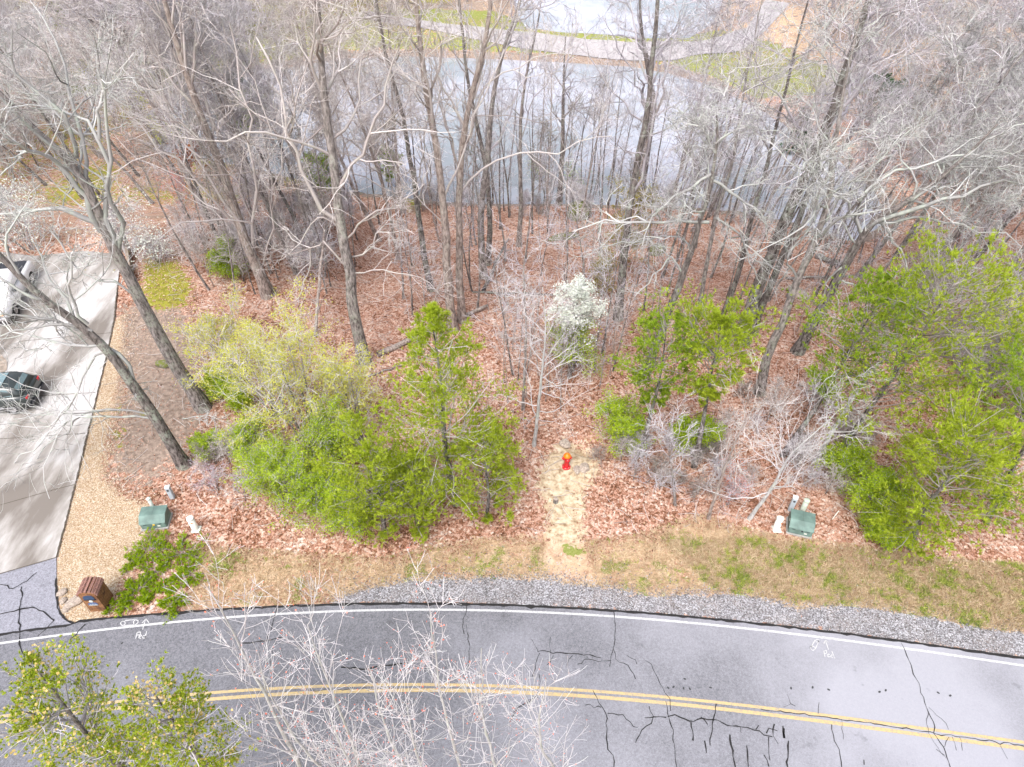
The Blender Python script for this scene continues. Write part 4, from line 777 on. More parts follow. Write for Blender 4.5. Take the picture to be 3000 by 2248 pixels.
# near verge pine with pollen cones (roots on the south verge)
def verge_tree_base(u, v, h):
    """where a tree of height h stands so that its top is seen at (u,v)"""
    x, y = ray_z(u, v, h); return x, y
for (u, v, h, sp, sd, lab) in [(120,1930,11.0,1.5,61,'green pine with yellow cone tips at the lower left corner, left one of two'), (450,1985,10.2,1.25,62,'green pine with yellow cone tips at the lower left corner, right one of two')]:
    x, y = ray_z(u, v, h); pine('pine_tree', (x, y - .2, 0), h, sp, lab, sd, mat='needle', tmat='twig', bmat='bark_grey', t0=.35, dens=.75, shape='flat', nl=.075, w=.011, k=10, tips=True, group='pines on the near verge', ang=(45, 75), up=.08)
# bare pale saplings on the near verge
def maple(u, v, h, seed, label, spread=.42, r=.075):
    rng = np.random.default_rng(seed); x, y = ray_z(u, v, h); b = (x + rng.normal() * .3, y - rng.uniform(-.1, .3), -.05)
    ctl = [np.array(b), np.array([b[0] + .1, b[1] + .1, h * .35]), np.array([x - .05, y, h * .7]), np.array([x, y, h])]
    gt, gc, tips = bare_geo(ctl, r, seed, limbs=16, t0=.25, limb_ang=(18, 38), limb_ratio=spread, l2=5, l3=3, l4=0, up=.10, minr=.005, wander=.05, limb_rr=.5)
    ro = tree_obj('maple_tree', b, gt, gc, 'bark_birch', 'twig_pale', label, 'tree', 'bare maples on the near verge')
    gb = Geo(); c = np.concatenate([tips[:, -1], tips[rng.random(len(tips)) < .5, 2]]) - np.array(b); quads(gb, c[rng.random(len(c)) < .3], .018, rng, .5, asp=.7); gb.build('buds', M['red_bud'], ro)['kind'] = 'stuff'
for i, (u, v, h, s_, lab) in enumerate([(610,1720,13,.30,'tallest whitish bare maple on the near verge, leftmost of the row'), (900,1830,12.2,.30,'whitish bare maple with a tall straight stem, second from the left'),
    (1260,1790,12.4,.26,'whitish bare maple on the near verge with a narrow tuft high over the road'), (1410,1900,11.6,.34,'whitish bare maple on the near verge, right of the narrow-tufted one'), (1080,1950,10.8,.34,'whitish bare maple with many red buds in the middle of the near row'),
    (760,1960,10.6,.36,'whitish bare maple low between the leftmost and the second one'), (1600,1990,10.2,.40,'rightmost whitish bare maple whose branches reach furthest right'), (1190,2060,10.0,.4,'whitish bare maple at the bottom edge below the narrow-tufted one'), (960,2080,9.8,.4,'whitish bare maple at the bottom edge below the straight-stemmed one')]):
    maple(u, v, h, 400 + i, lab, s_ * .6, .06 if i else .08)

# ------------------------------------------------------------------ leafy shrubs and flowering trees
def leafy(name, base, h, spread, label, seed, mat, cat='shrub', stems=5, bmat='bark_grey', tmat='twig', leaf=.035, per=5, limbs=12, up=.05, group=None, second=None, sparse=1.0, t0=.15, part='crown', ratio=.55, jit=.06, second_top=0, l3=4, l2=5):
    rng = np.random.default_rng(seed); gt, gc, gl = Geo(), Geo(), Geo(); tips = []; base = Vector(base)
    for s_ in range(stems):
        a = rng.random() * 6.28; rr = spread * rng.uniform(.1, .75) if stems > 1 else 0; hh = h * rng.uniform(.7, 1)
        ctl = [np.array([math.cos(a) * rr * .12, math.sin(a) * rr * .12, -.1]), np.array([math.cos(a) * rr * .45, math.sin(a) * rr * .45, hh * .5]), np.array([math.cos(a) * rr, math.sin(a) * rr, hh])]
        t, c, tp = bare_geo(ctl, max(.018, .012 * h), seed * 31 + s_, limbs=limbs, t0=t0, limb_ang=(30, 70), limb_ratio=ratio, l2=l2, l3=l3, l4=0, up=up, minr=.006)
        for src_, dst in ((t, gt), (c, gc)):
            off = dst.n; dst.V += src_.V; dst.t += src_.t; dst.Q += [q + off for q in src_.Q]; dst.n += src_.n
        tips.append(tp)
    tp = np.concatenate(tips); c = np.concatenate([tp[:, -1], tp[:, 2], tp[:, 3]]); c = c[rng.random(len(c)) < sparse]
    cl = np.repeat(c, per, 0) + rng.normal(size=(len(c) * per, 3)) * jit
    tone = np.clip(np.repeat(rng.random(len(c)) * .6, per) + rng.random(len(cl)) * .4, 0, 1)
    r = empty(name, base, label, cat, group); gt.build('trunk', M[bmat], r, True); gc.build('branches', M[tmat], r)
    if second:
        top = cl[:, 2] > second_top * h + rng.normal(size=len(cl)) * .25; g2 = Geo(); quads(g2, cl[top], leaf * 1.05, rng, .6, asp=.8); g2.build('blossoms', M[second], r)
        cl, tone = cl[~top], tone[~top]
    quads(gl, cl, leaf, rng, .9, tint=tone); gl.build(part, M[mat], r); return r
L_ = leafy
# thicket left of the path
for i, (u, v, h, sp, mt, sp_, lab) in enumerate([
    (690,985,6.6,3.2,'leaf_yellow',1.,'tall airy yellow-green tree of the thicket, behind the bright green bushes'),
    (600,900,5.2,2.6,'leaf_yellow',.8,'thin yellowish tree at the upper left of the thicket'),
    (520,820,4.4,2.2,'leaf_yellow',.55,'faint yellowish tree nearest the moss patch'),
    (780,950,5.0,2.4,'leaf_yellow',.8,'airy yellow-green tree between the old oak and the conical conifer'),
    (620,1065,2.9,1.5,'leaf_green',1.,'bright green bush at the left end of the thicket'),
    (690,1100,2.6,1.5,'leaf_green',1.,'bright green bush at the left front of the thicket'),
    (770,1140,2.3,1.4,'leaf_green',1.,'bright green bush at the lowest point of the thicket'),
    (560,1010,2.3,1.2,'leaf_green',.7,'light green bush between the leaning driveway oak and the thicket'),
    (720,1010,3.0,1.6,'leaf_green',.8,'bright green bush in the heart of the thicket'),
    (870,1090,2.5,1.4,'leaf_green',.8,'yellowish green bush left of the conical conifer')]):
    p = at(u, v); L_('spring_tree' if mt == 'leaf_yellow' else 'green_bush', p, h, sp, lab, 500 + i, mt, cat='tree' if mt == 'leaf_yellow' else 'bush', stems=5 if h > 4 else 6, leaf=.036 if mt == 'leaf_yellow' else .036, per=6 if mt == 'leaf_yellow' else 7, sparse=sp_ * (.55 if mt == 'leaf_yellow' else .5), bmat='bark_grey', tmat='twig_pale' if mt == 'leaf_yellow' else 'twig', ratio=.5 if mt == 'leaf_yellow' else .55, jit=.09)
for i, (u, v, h, sp, lab) in enumerate([(1335,975,2.4,1.0,'bright green bush above the dark hollow, right of the hydrant'), (1500,965,2.0,1.2,'light green bush below the thin-stemmed young pine'), (1800,1030,2.0,1.1,'pale green vine-covered bush right of the pale bare shrub tree'),
    (1880,1110,2.4,1.2,'green leafy bush with dark ground under it, left of the dense light green pine'), (1900,1165,1.2,1.0,'low green bush at the foot of the dense light green pine'), (470,860,1.4,.8,'small green bush at the foot of the upper driveway oak'), (520,880,1.2,.7,'low green bush right of the upper driveway oak'), (455,985,1.0,.7,'tiny green bush right of the lower driveway oak'), (500,600,2.2,.9,'pale green bush right of the moss patch'),
    (1160,330,3.6,1.3,'pale green spring sapling on the shore before the water'), (1240,380,3.0,1.0,'thin green spring sapling near the shore right of the black trunk')]):
    p = at(u, v) if v > 450 else G(u * OV, 575)
    L_('green_bush', p, h, sp, lab, 540 + i, 'leaf_green', stems=5 if v > 450 else 2, leaf=.038, per=7 if v > 450 else 2, sparse=.55 if v > 450 else .4, jit=.09, cat='bush')
# white flowering tree, dogwoods, coloured shrubs
L_('flowering_tree', at(1228,815), 5.6, 1.9, 'white blossoming tree with fresh green leaves below, above the dirt path', 570, 'leaf_green', cat='tree', stems=5, second='blossom', second_top=.60, leaf=.042, per=14, ratio=.34, sparse=.30, jit=.10, l3=3, limbs=9)
for i, (u, v, h, sp, sc_, lab) in enumerate([(70,540,3.6,3.4,1.,'wide dogwood covered in white blossom beyond the parking area at the left edge'), (10,500,3.6,3.0,1.,'white dogwood cut by the left edge'), (265,545,3.2,1.6,.5,'creamy white dogwood left of the upper driveway oak top'), (345,565,1.6,1.1,.5,'small white blossoming shrub above the moss patch')]):
    L_('dogwood', at(u, v), h, sp, lab, 580 + i, 'leaf_olive', cat='tree', stems=6, second='blossom', second_top=.2, leaf=.05, per=2, ratio=.8, sparse=sc_ * .35, jit=.2, up=-.04, l3=3)
L_('red_maple_bush', at(1570,1090), 1.8, 1.0, 'bare bush with red spring flowers, left of the right-hand utility boxes', 590, 'red_bud', cat='bush', leaf=.018, per=1, sparse=.7, tmat='twig', stems=4, l3=3)
L_('red_maple_bush', at(400,470), 3.2, 1.5, 'reddish budding bush in the brush beyond the moss patch', 591, 'red_bud', cat='bush', leaf=.03, per=2, sparse=.4, tmat='twig')
L_('redbud_bush', at(470,1060), 1.5, 1.4, 'low redbud bush with purple-pink flowers above the left utility boxes', 592, 'pink_bud', cat='bush', leaf=.014, per=1, sparse=.35, tmat='twig', stems=4, l3=3)
L_('green_sapling', at(1238,800), 3.1, 1.0, 'light green leafy sapling directly below the white blossoming tree', 571, 'leaf_green', cat='sapling', stems=4, leaf=.04, per=7, sparse=.35, jit=.1)
L_('olive_sapling', at(1350,600), 4.2, 1.1, 'olive yellow sapling behind the white blossoming tree', 593, 'leaf_olive', cat='sapling', stems=3, leaf=.04, per=4, sparse=.6)
L_('olive_sapling', at(1300,640), 2.6, 1.2, 'low olive yellow sapling left of the mossy dark trunk', 594, 'leaf_olive', cat='sapling', stems=3, leaf=.04, per=4, sparse=.6)
L_('olive_sapling', at(1365,520), 4.2, 1.2, 'mustard yellow sapling near the shore with the highest yellow crown', 595, 'leaf_olive', cat='sapling', stems=3, leaf=.05, per=5, sparse=.8)
L_('yellow_sapling', at(2120,800), 4.5, 2.0, 'pale yellow-green sapling at the right edge above the broad pine', 596, 'leaf_yellow', cat='sapling', stems=4, leaf=.04, per=3, sparse=.4)
L_('purple_bush', at(365,80), 3.0, 2.0, 'purple-leaved bush near the far lane', 597, 'pink_bud', cat='bush', leaf=.05, per=2, sparse=.5, tmat='twig_dark')
for i, (u, v, h, sp) in enumerate([(190,180,2.2,2.4), (310,250,2.4,2.5), (250,200,2.0,2.2), (480,90,2.5,2.5), (570,60,2.5,2.5), (360,320,2.4,2.4)]):
    L_('yellow_scrub', at(u, v), h, sp, 'yellowish scrub bush on the far ground left of the lake', 600 + i, 'leaf_yellow', cat='bush', leaf=.06, per=3, sparse=.5, group='yellow scrub left of the lake')
# ------------------------------------------------------------------ creeping junipers
def juniper(u, v, r, seed, label):
    rng = np.random.default_rng(seed); p = G(u, v); n = int(14 * r + 8); az = rng.random(n) * 6.28; ln = r * (0.6 + .5 * rng.random(n))
    D = np.stack([np.cos(az), np.sin(az), np.full(n, .25)], -1); D = nrm(D); Q = np.empty((n, 6, 3)); Q[:, 0] = rng.normal(size=(n, 3)) * [.08, .08, 0] + [0, 0, .05]
    for q in range(1, 6): D = nrm(D + rng.normal(size=(n, 3)) * .15 - np.array([0, 0, .06])); Q[:, q] = Q[:, q - 1] + D * (ln / 5)[:, None]; Q[:, q, 2] = np.maximum(Q[:, q, 2], .06)
    R = np.full((n, 6), .008); g1, g2 = Geo(), Geo(); tubes(g1, Q, R, 3)
    P2, R2, L2 = kids(Q, R, ln, 9, .15, 1., (30, 70), .35, rng, 4, .15, .06, .6, .5, .004, .3, flat=.7); tubes(g1, P2, R2, 3)
    c = np.concatenate([P2[:, 1], P2[:, 2], P2[:, 3]]); d = np.concatenate([P2[:, 1] - P2[:, 0], P2[:, 2] - P2[:, 1], P2[:, 3] - P2[:, 2]])
    tufts(g2, c, nrm(d) + [0, 0, .35], .09, rng, k=9, w=.014, spread=.6)
    ro = empty('juniper', p, label, 'shrub', 'creeping junipers beside the brick mailbox'); g1.build('stems', M['twig_dark'], ro); g2.build('foliage', M['juniper'], ro)
for i, (u, v, r, lab) in enumerate([(445,1612,.85,'creeping juniper mat at the top left of the juniper bed'), (535,1625,.95,'largest and greenest creeping juniper, top right of the juniper bed'), (455,1675,.6,'creeping juniper in the middle of the juniper bed'), (560,1690,.6,'creeping juniper at the right edge of the juniper bed'),
    (405,1730,.6,'creeping juniper right behind the brick mailbox'), (350,1775,.55,'creeping juniper at the right foot of the brick mailbox near the road'), (505,1775,.65,'creeping juniper nearest the road at the right of the bed'), (430,1760,.35,'small creeping juniper between the mailbox and the road edge'), (390,1650,.45,'creeping juniper tip reaching into the pale gravel'), (490,1720,.4,'small creeping juniper on the brown leaves in the bed')]):
    juniper(u, v, r, 700 + i, lab)

# ------------------------------------------------------------------ loose stuff on the ground: leaves, blades, stones
rng = np.random.default_rng(5)
def sample_region(n, x0, x1, y0, y1, fn):
    X_ = rng.uniform(x0, x1, n); Y_ = rng.uniform(y0, y1, n); ok = fn(X_, Y_); X_, Y_ = X_[ok], Y_[ok]; return np.stack([X_, Y_, terrain(X_, Y_)], -1)
sdP, sdG, sdT, sdPa, sdGr, sdD = [lambda X_, Y_, p=p: sdist(X_, Y_, p) for p in (P_PALE, P_GREY, P_TAN, P_PATH, P_GREEN, DRV)]
def off_road(X_, Y_): return Y_ > np.where(X_ < cE.x[0], cW(X_) + .6, cE(X_) + .12)
g = Geo()
c = sample_region(150000, -24, 30, 12, 42, lambda a, b: off_road(a, b) & (sdD(a, b) > .1) & (sdP(a, b) > -.1) & (sdG(a, b) > 0) & (sdPa(a, b) > rng.random(len(a)) * -.6) & (sdT(a, b) + (vnoise(a, b, .9, 71) - .5) * 2.6 + (vnoise(a, b, .25, 72) - .5) * 1.0 > -rng.random(len(a)) * .8) & ((sdist(a, b, P_SOIL) > 0) | (rng.random(len(a)) < .3)) & (sdist(a, b, APRON) > .1))
c[:, 2] += .02 + rng.random(len(c)) * .05
tn = np.clip(rng.normal(.5, .22, len(c)) + (vnoise(c[:, 0], c[:, 1], 1.6, 61) - .5) * .45 + (vnoise(c[:, 0], c[:, 1], 5., 62) - .5) * .3, 0, 1); quads(g, c, .040, rng, .9, tint=tn, asp=.6); o = g.build('leaf_litter', M['litter']); tag(o, 'loose rust and tan dead leaves lying over the woodland floor', 'leaves', kind='stuff')
g = Geo()
c = sample_region(800000, -16, 26, 12, 24, lambda a, b: off_road(a, b) & (((sdT(a, b) < .1) & (rng.random(len(a)) < .33)) | ((sdGr(a, b) < .2) & (rng.random(len(a)) < .9))) & (sdG(a, b) > -.05) & (sdPa(a, b) > .0))
gn = (sdGr(c[:, 0], c[:, 1]) < 0.3); clump = vnoise(c[:, 0], c[:, 1], .9, 44) * .35 + vnoise(c[:, 0], c[:, 1], .14, 46) * .62 + .12 * gn + .12 * (rng.random(len(c)) - .5); clump2 = vnoise(c[:, 0], c[:, 1], .25, 45)
for nm, sel, mt, lb in (('dry_grass', (clump < .74), None, 'dry straw-coloured grass along the road verge'), ('green_grass', clump >= .74, None, 'fresh green grass tufts along the road verge')):
    cc = c[sel]; d = nrm(rng.normal(size=cc.shape) * [.8, .8, .2] + [0, 0, .55]); side = nrm(np.cross(d, rng.normal(size=cc.shape))) * .012; l = (.07 + .15 * rng.random(len(cc)))[:, None] * (1.0 if nm == 'dry_grass' else 1.3)
    g = Geo(); V = np.stack([cc - side, cc + side, cc + d * l], 1).reshape(-1, 3); g.add(V, None, np.arange(len(V)).reshape(-1, 3), np.repeat(rng.random(len(cc)), 3))
    m = M['dry'] if nm == 'dry_grass' else M['blade']; tag(g.build(nm, m), lb, 'grass', kind='stuff')
def stones(name, cc, size, mat, label):
    n = len(cc); th = np.arange(4) * math.pi / 2; s = size * (.5 + rng.random(n) * 1.0); a0 = rng.random(n) * 6.28
    b = np.stack([np.stack([cc[:, 0] + s * np.cos(a0 + t) * (1 + .3 * math.sin(t * 3)), cc[:, 1] + s * np.sin(a0 + t) * .8, cc[:, 2]], -1) for t in th], 1)
    top = np.stack([cc[:, 0] + rng.normal(size=n) * s * .2, cc[:, 1] + rng.normal(size=n) * s * .2, cc[:, 2] + s * .8], -1)[:, None]
    V = np.concatenate([b, top], 1).reshape(-1, 3); i = np.arange(n)[:, None] * 5; Tt = np.concatenate([np.stack([i[:, 0] + k, i[:, 0] + (k + 1) % 4, i[:, 0] + 4], -1) for k in range(4)])
    g = Geo(); g.add(V, None, Tt, np.repeat(rng.random(n), 5)); tag(g.build(name, mat), label, 'gravel', kind='stuff')
c = sample_region(190000, -10, 30, 10.5, 20, lambda a, b: off_road(a, b) & (sdG(a, b) < .12 + .5 * rng.normal(size=len(a)) ** 2 * .4))
stones('grey_gravel', c, .026, M['stone_grey'], 'loose grey crushed stone along the road shoulder')
c = sample_region(220000, -22, -10, 13, 36, lambda a, b: off_road(a, b) & (sdP(a, b) < .1 + .25 * rng.normal(size=len(a)) ** 2) & (sdD(a, b) > .03) & (sdist(a, b, APRON) > .03))
stones('pale_gravel', c, .024, M['stone_pale'], 'loose pale tan gravel beside the driveway')
# fallen twigs
def twigs(n, x0, x1, y0, y1, fn, mat, label, name='fallen_twigs'):
    c = sample_region(n, x0, x1, y0, y1, fn); k = len(c); D = rng.normal(size=(k, 3)) * [1, 1, .06]; D = nrm(D); l = rng.uniform(.2, 1.0, k)[:, None]
    P = np.stack([c + [0, 0, .05], c + D * l * .5 + rng.normal(size=c.shape) * [.06, .06, .0] + [0, 0, .07], c + D * l + [0, 0, .06]], 1); g = Geo(); tubes(g, P, np.full((k, 3), .010), 3, rng.random(k)); tag(g.build(name, M[mat]), label, 'twigs', kind='stuff')
twigs(2600, -22, 28, 17, 42, lambda a, b: (sdD(a, b) > .3) & (sdP(a, b) > .2) & off_road(a, b), 'twig_tan', 'fallen twigs lying on the woodland floor')

# ------------------------------------------------------------------ logs, rocks, stump
def log(name, a, b, r0, r1, label, mat='bark_pale', seed=0, lift=.1, extra=()):
    rng_ = np.random.default_rng(seed); pa, pb = G(*a), G(*b); pts = []
    for t in np.linspace(0, 1, 8):
        x, y = pa.x + (pb.x - pa.x) * t, pa.y + (pb.y - pa.y) * t; pts.append([x + rng_.normal() * .05, y + rng_.normal() * .05, float(terrain(x, y)) + r0 * .7 + lift * t])
    P, L = resample(np.array(pts), 14); g = Geo(); tubes(g, P[None] - np.array(pa), np.linspace(r0, r1, 14)[None] * (1 + rng_.normal(size=(1, 14)) * .08), 9, cap=True)
    ro = empty(name, pa, label, 'log'); g.build('trunk', M[mat], ro, True)
    P1, R1, L1 = kids(P[None] - np.array(pa), np.linspace(r0, r1, 14)[None], np.array([L]), 5, .2, .95, (40, 80), .2, rng_, 5, .15, .0, .35, .3, .015); P1[:, :, 2] = np.maximum(P1[:, :, 2], P1[:, :1, 2] - .1); g = Geo(); tubes(g, P1, R1, 5); g.build('branch_stubs', M[mat], ro)['kind'] = 'stuff'
log('fallen_log', (1105,1045), (1430,905), .17, .09, 'long pale fallen trunk lying across the litter behind the conical conifer', seed=1)
log('fallen_log', (1415,855), (1490,735), .11, .06, 'leaning dead trunk on the litter right of the pale pair', 'bark_dark', 2, .9)
log('fallen_log', (1380,855), (1640,868), .07, .05, 'thin dark fallen branch lying level on the litter behind the fallen trunk', 'bark_dark', 3)
log('fallen_log', (2390,755), (2480,790), .20, .17, 'short dark log on the litter beside the arching oak', 'bark_dark', 4)
log('fallen_log', (1060,1110), (1180,1075), .05, .03, 'thin grey fallen branch just below the long fallen trunk', 'bark_grey', 5)
log('fallen_log', (2300,820), (2500,815), .10, .06, 'mossy fallen branch behind the arching oak', 'bark_grey', 6)
log('broken_snag', (925,990), (985,810), .10, .07, 'leaning broken pale trunk left of the thick old oak', 'bark_pale', 7, 3.6)
def rock(u, v, s, label, mat='rock', seed=0, flat=.6, name='rock'):
    bm = bmesh.new(); bmesh.ops.create_icosphere(bm, subdivisions=4, radius=1.0); r_ = np.random.default_rng(seed); ph = r_.random(9) * 6.28; pl = nrm(r_.normal(size=(9, 3)))
    for vtx in bm.verts:
        p = np.array(vtx.co); d = 1.0
        for q in range(9): d = min(d, (0.72 + .2 * (q % 3) / 2) / max(1e-3, float(p @ pl[q])) if float(p @ pl[q]) > .6 else 9, 1.0)
        d += .05 * math.sin(7 * p[0] + ph[0]) * math.sin(6 * p[1] + ph[1]) + .02 * math.sin(19 * p[2] + ph[2]) * math.sin(17 * p[0] + ph[3]); vtx.co = Vector(p * d)
    me = bpy.data.meshes.new(name); bm.to_mesh(me); bm.free(); me.materials.append(M[mat]); o = link(name, me, None, G(u, v)); sx = s if np.isscalar(s) else s[0]; sy = s if np.isscalar(s) else s[1]
    o.scale = (sx, sy, min(sx, sy) * flat); o.rotation_euler = (0, 0, r_.random() * 3); o.location.z += min(sx, sy) * flat * .35; return tag(o, label, 'rock')
rock(1712,1374,(.30,.22), 'pointed tan rock right of the hydrant', seed=1, flat=.8); rock(1690,1378,(.26,.18), 'flat tan rock between the hydrant and the pointed rock', seed=2, flat=.5); rock(1655,1302,(.30,.24), 'pale rock behind the hydrant', seed=3)
rr_ = rock(226,1762,(.46,.22), 'long flat tan stone leaning at the left of the brick mailbox', seed=4, flat=.7); rr_.rotation_euler = (0, 0, .75)
rock(183,1738,(.16,.22), 'whitish stone on the strip between apron and gravel, upper of three', seed=5); rock(185,1762,(.15,.16), 'whitish stone on the strip between apron and gravel, middle of three', seed=6); rock(194,1784,(.15,.2), 'whitish stone on the strip between apron and gravel, lowest of three', seed=7)
rock(1700,632,(1.5,1.1), 'large mossy boulder near the lake shore, left of the mustard sapling', 'rock_moss', 8, .8, 'mossy_boulder'); rock(1650,700,(1.3,.5), 'long low mossy boulder below the large mossy one', 'rock_moss', 9, .6, 'mossy_boulder'); rock(1925,740,(.8,.6), 'mossy boulder beside the gnarled lichen oak', 'rock_moss', 10, .8, 'mossy_boulder')
rock(2345,868,(1.1,.45), 'flat pale grey slab rock on the right litter slope', 'rock', 11, .5); rock(485,1070,(.5,.3), 'dark boulder behind the upper driveway oak', 'rock_moss', 12, .9)
def cyl(g, r0, r1, z0, z1, n=20, x=0, y=0, top=True, bottom=False):
    th = np.arange(n) * 2 * math.pi / n; a = np.c_[x + r0 * np.cos(th), y + r0 * np.sin(th), np.full(n, z0)]; b = np.c_[x + r1 * np.cos(th), y + r1 * np.sin(th), np.full(n, z1)]
    V = np.concatenate([a, b, [[x, y, z1]]]); i = np.arange(n); j = (i + 1) % n; g.add(V, np.stack([i, j, n + j, n + i], -1), np.stack([n + i, n + j, np.full(n, 2 * n)], -1) if top else None)
st = empty('cut_stump', G(1628,1470), 'small dark cut stump on the dirt path below the hydrant', 'stump'); g = Geo(); cyl(g, .11, .095, -.05, .20, top=False); g.build('bark_side', M['bark_dark'], st, True); g = Geo(); cyl(g, .094, .088, .198, .206); g.build('cut_face', M['rock'], st)

# ------------------------------------------------------------------ bevelled boxes and prisms for built things
def prism(name, prof, depth, mat, parent, bevel=.015, axis='y', loc=(0, 0, 0), smooth_=False):
    """closed profile in x-z extruded along y (centred)"""
    bm = bmesh.new(); a = [bm.verts.new((x, -depth / 2, z)) for x, z in prof]; b = [bm.verts.new((x, depth / 2, z)) for x, z in prof]; n = len(prof)
    bm.faces.new(a); bm.faces.new(b[::-1])
    for i in range(n): bm.faces.new((a[i], b[i], b[(i + 1) % n], a[(i + 1) % n]))
    bmesh.ops.recalc_face_normals(bm, faces=bm.faces[:])
    if bevel: bmesh.ops.bevel(bm, geom=bm.edges[:], offset=bevel, segments=2, affect='EDGES', clamp_overlap=True)
    if axis == 'x': bmesh.ops.rotate(bm, cent=(0, 0, 0), matrix=Matrix.Rotation(math.pi / 2, 3, 'Z'), verts=bm.verts)
    bmesh.ops.translate(bm, vec=loc, verts=bm.verts); me = bpy.data.meshes.new(name); bm.to_mesh(me); bm.free(); me.materials.append(mat)
    return link(name, me, parent)
def box(name, sx, sy, sz, mat, parent, loc=(0, 0, 0), bevel=.015):
    return prism(name, [(-sx/2, 0), (sx/2, 0), (sx/2, sz), (-sx/2, sz)], sy, mat, parent, bevel, loc=loc)
MG = plain('box_green', (0.13, 0.20, 0.18), .6, .3, var=.28, sc=2.2); MGD = plain('box_seam', (0.06, 0.09, 0.085), .7)
MW = plain('post_white', (0.66, 0.67, 0.62), .6, .3, var=.06); MB = plain('post_blue', (0.42, 0.48, 0.53), .6, .3, var=.08); MOR = plain('sticker_orange', (0.75, 0.20, 0.05), .5); MK = plain('black_part', (0.02, 0.022, 0.03), .4)
MYE = plain('tag_yellow', (.7, .45, .06), .5)
def pad_box(u, v, rz, w, d, h, label, sticker=False):
    r = empty('transformer_box', G(u, v), label, 'utility box', 'green utility boxes', rz)
    prism('base', [(-d/2-.04, -.05), (d/2+.04, -.05), (d/2+.04, .06), (-d/2-.04, .06)], w + .08, plain('pad_grey', (.33, .33, .32), .9), r, .01, 'x')
    prism('cabinet', [(-d/2, .06), (d/2, .06), (d/2, h), (-d/2+.28, h), (-d/2, h*.62)][::-1], w, MG, r, .025, 'x')
    prism('lid', [(-d/2-.01, h*.62+.005), (-d/2+.275, h+.006), (d/2+.015, h+.006), (d/2+.015, h+.035), (-d/2+.27, h+.035), (-d/2-.015, h*.62+.035)][::-1], w + .04, MG, r, .008, 'x')
    g = Geo(); g.add([(-.006, -d/2 + .26, h + .04), (.006, -d/2 + .26, h + .04), (.006, d/2, h + .04), (-.006, d/2, h + .04)], [(0, 1, 2, 3)]); g.build('seam', MGD, r)
    box('hinge', .12, .02, .03, MGD, r, (-w * .3, -d/2 - .012, h * .55), .004); box('hinge', .12, .02, .03, MGD, r, (w * .3, -d/2 - .012, h * .55), .004); box('name_plate', .11, .008, .07, MW, r, (w * .22, -d/2 - .006, h * .3), .002)
    box('lock', .08, .04, .05, MYE if not sticker else MK, r, (0.05, -d/2 - .02, h * .5), .008)
    if sticker:
        g = Geo(); x = -w/2 - .006; g.add([(x, 0, .32), (x, -.08, .42), (x, 0, .52), (x, .08, .42)], [(0, 1, 2, 3)]); g.build('sticker', MW, r)
    return r
pad_box(461,1530, .12, 1.0, .72, .58, 'dark green metal utility box beside the pale gravel with a yellow tag')
pad_box(2340,1548, -.30, .92, .78, .62, 'dark green metal utility box under the pale bare shrub tree with a white diamond sticker', True)
def post_round(u, v, r_, h, mat, label, base=False, dot=True, name='utility_post'):
    r = empty(name, G(u, v), label, 'utility post'); g = Geo(); cyl(g, r_, r_, -.05, h, 24); g.build('tube', mat, r, False)
    g = Geo(); cyl(g, r_ + .012, r_ + .012, h - .07, h, 24, top=False); cyl(g, r_ + .012, r_ * .9, h, h + .018, 24); g.build('cap', mat, r)
    if base: box('base', r_ * 2.6, r_ * 2.6, .07, mat, r, (0.03, 0, 0))
    if dot: box('sticker', .07, .012, .07, MOR, r, (.05, -r_ - .004, h * .72), .002)
post_round(574,1553, .13, .82, MW, 'cream round utility post with an orange sticker right of the left utility box', True)
post_round(2272,1552, .13, .78, MW, 'cream round utility post with an orange sticker left of the right-hand utility box', True)
post_round(2349,1500, .11, .80, plain('post_sage', (.42, .47, .40), .6), 'sage round utility post directly behind the right-hand utility box', False, False)
post_round(449,1487, .07, .62, plain('post_sage2', (.50, .56, .52), .6), 'thin pale round post behind the left utility box', False, False)
def post_square(u, v, label, rz, h=.85):
    r = empty('utility_pedestal', G(u, v), label, 'utility post', None, rz); box('body', .19, .17, h, MB, r, (0, 0, -.03), .015); box('cap', .21, .19, .06, plain('post_cap', (.68, .70, .72), .5), r, (0, 0, h - .03), .012); box('label_plate', .09, .012, .10, MK, r, (.0, -.092, h * .72), .003)
post_square(506,1458, 'blue-grey square utility post standing behind the left utility box', .1, .72); post_square(2315,1494, 'blue-grey square utility post behind the right-hand utility box', -.35, .85)
# marker stake
sk = empty('marker_stake', G(2438,1522), 'thin white marker stake right of the right-hand utility box', 'stake'); sk.rotation_euler = (0, .15, 0); box('stake', .05, .02, .55, MW, sk, bevel=.004); box('tip', .045, .018, .05, MW, sk, (0, 0, .552), .004)

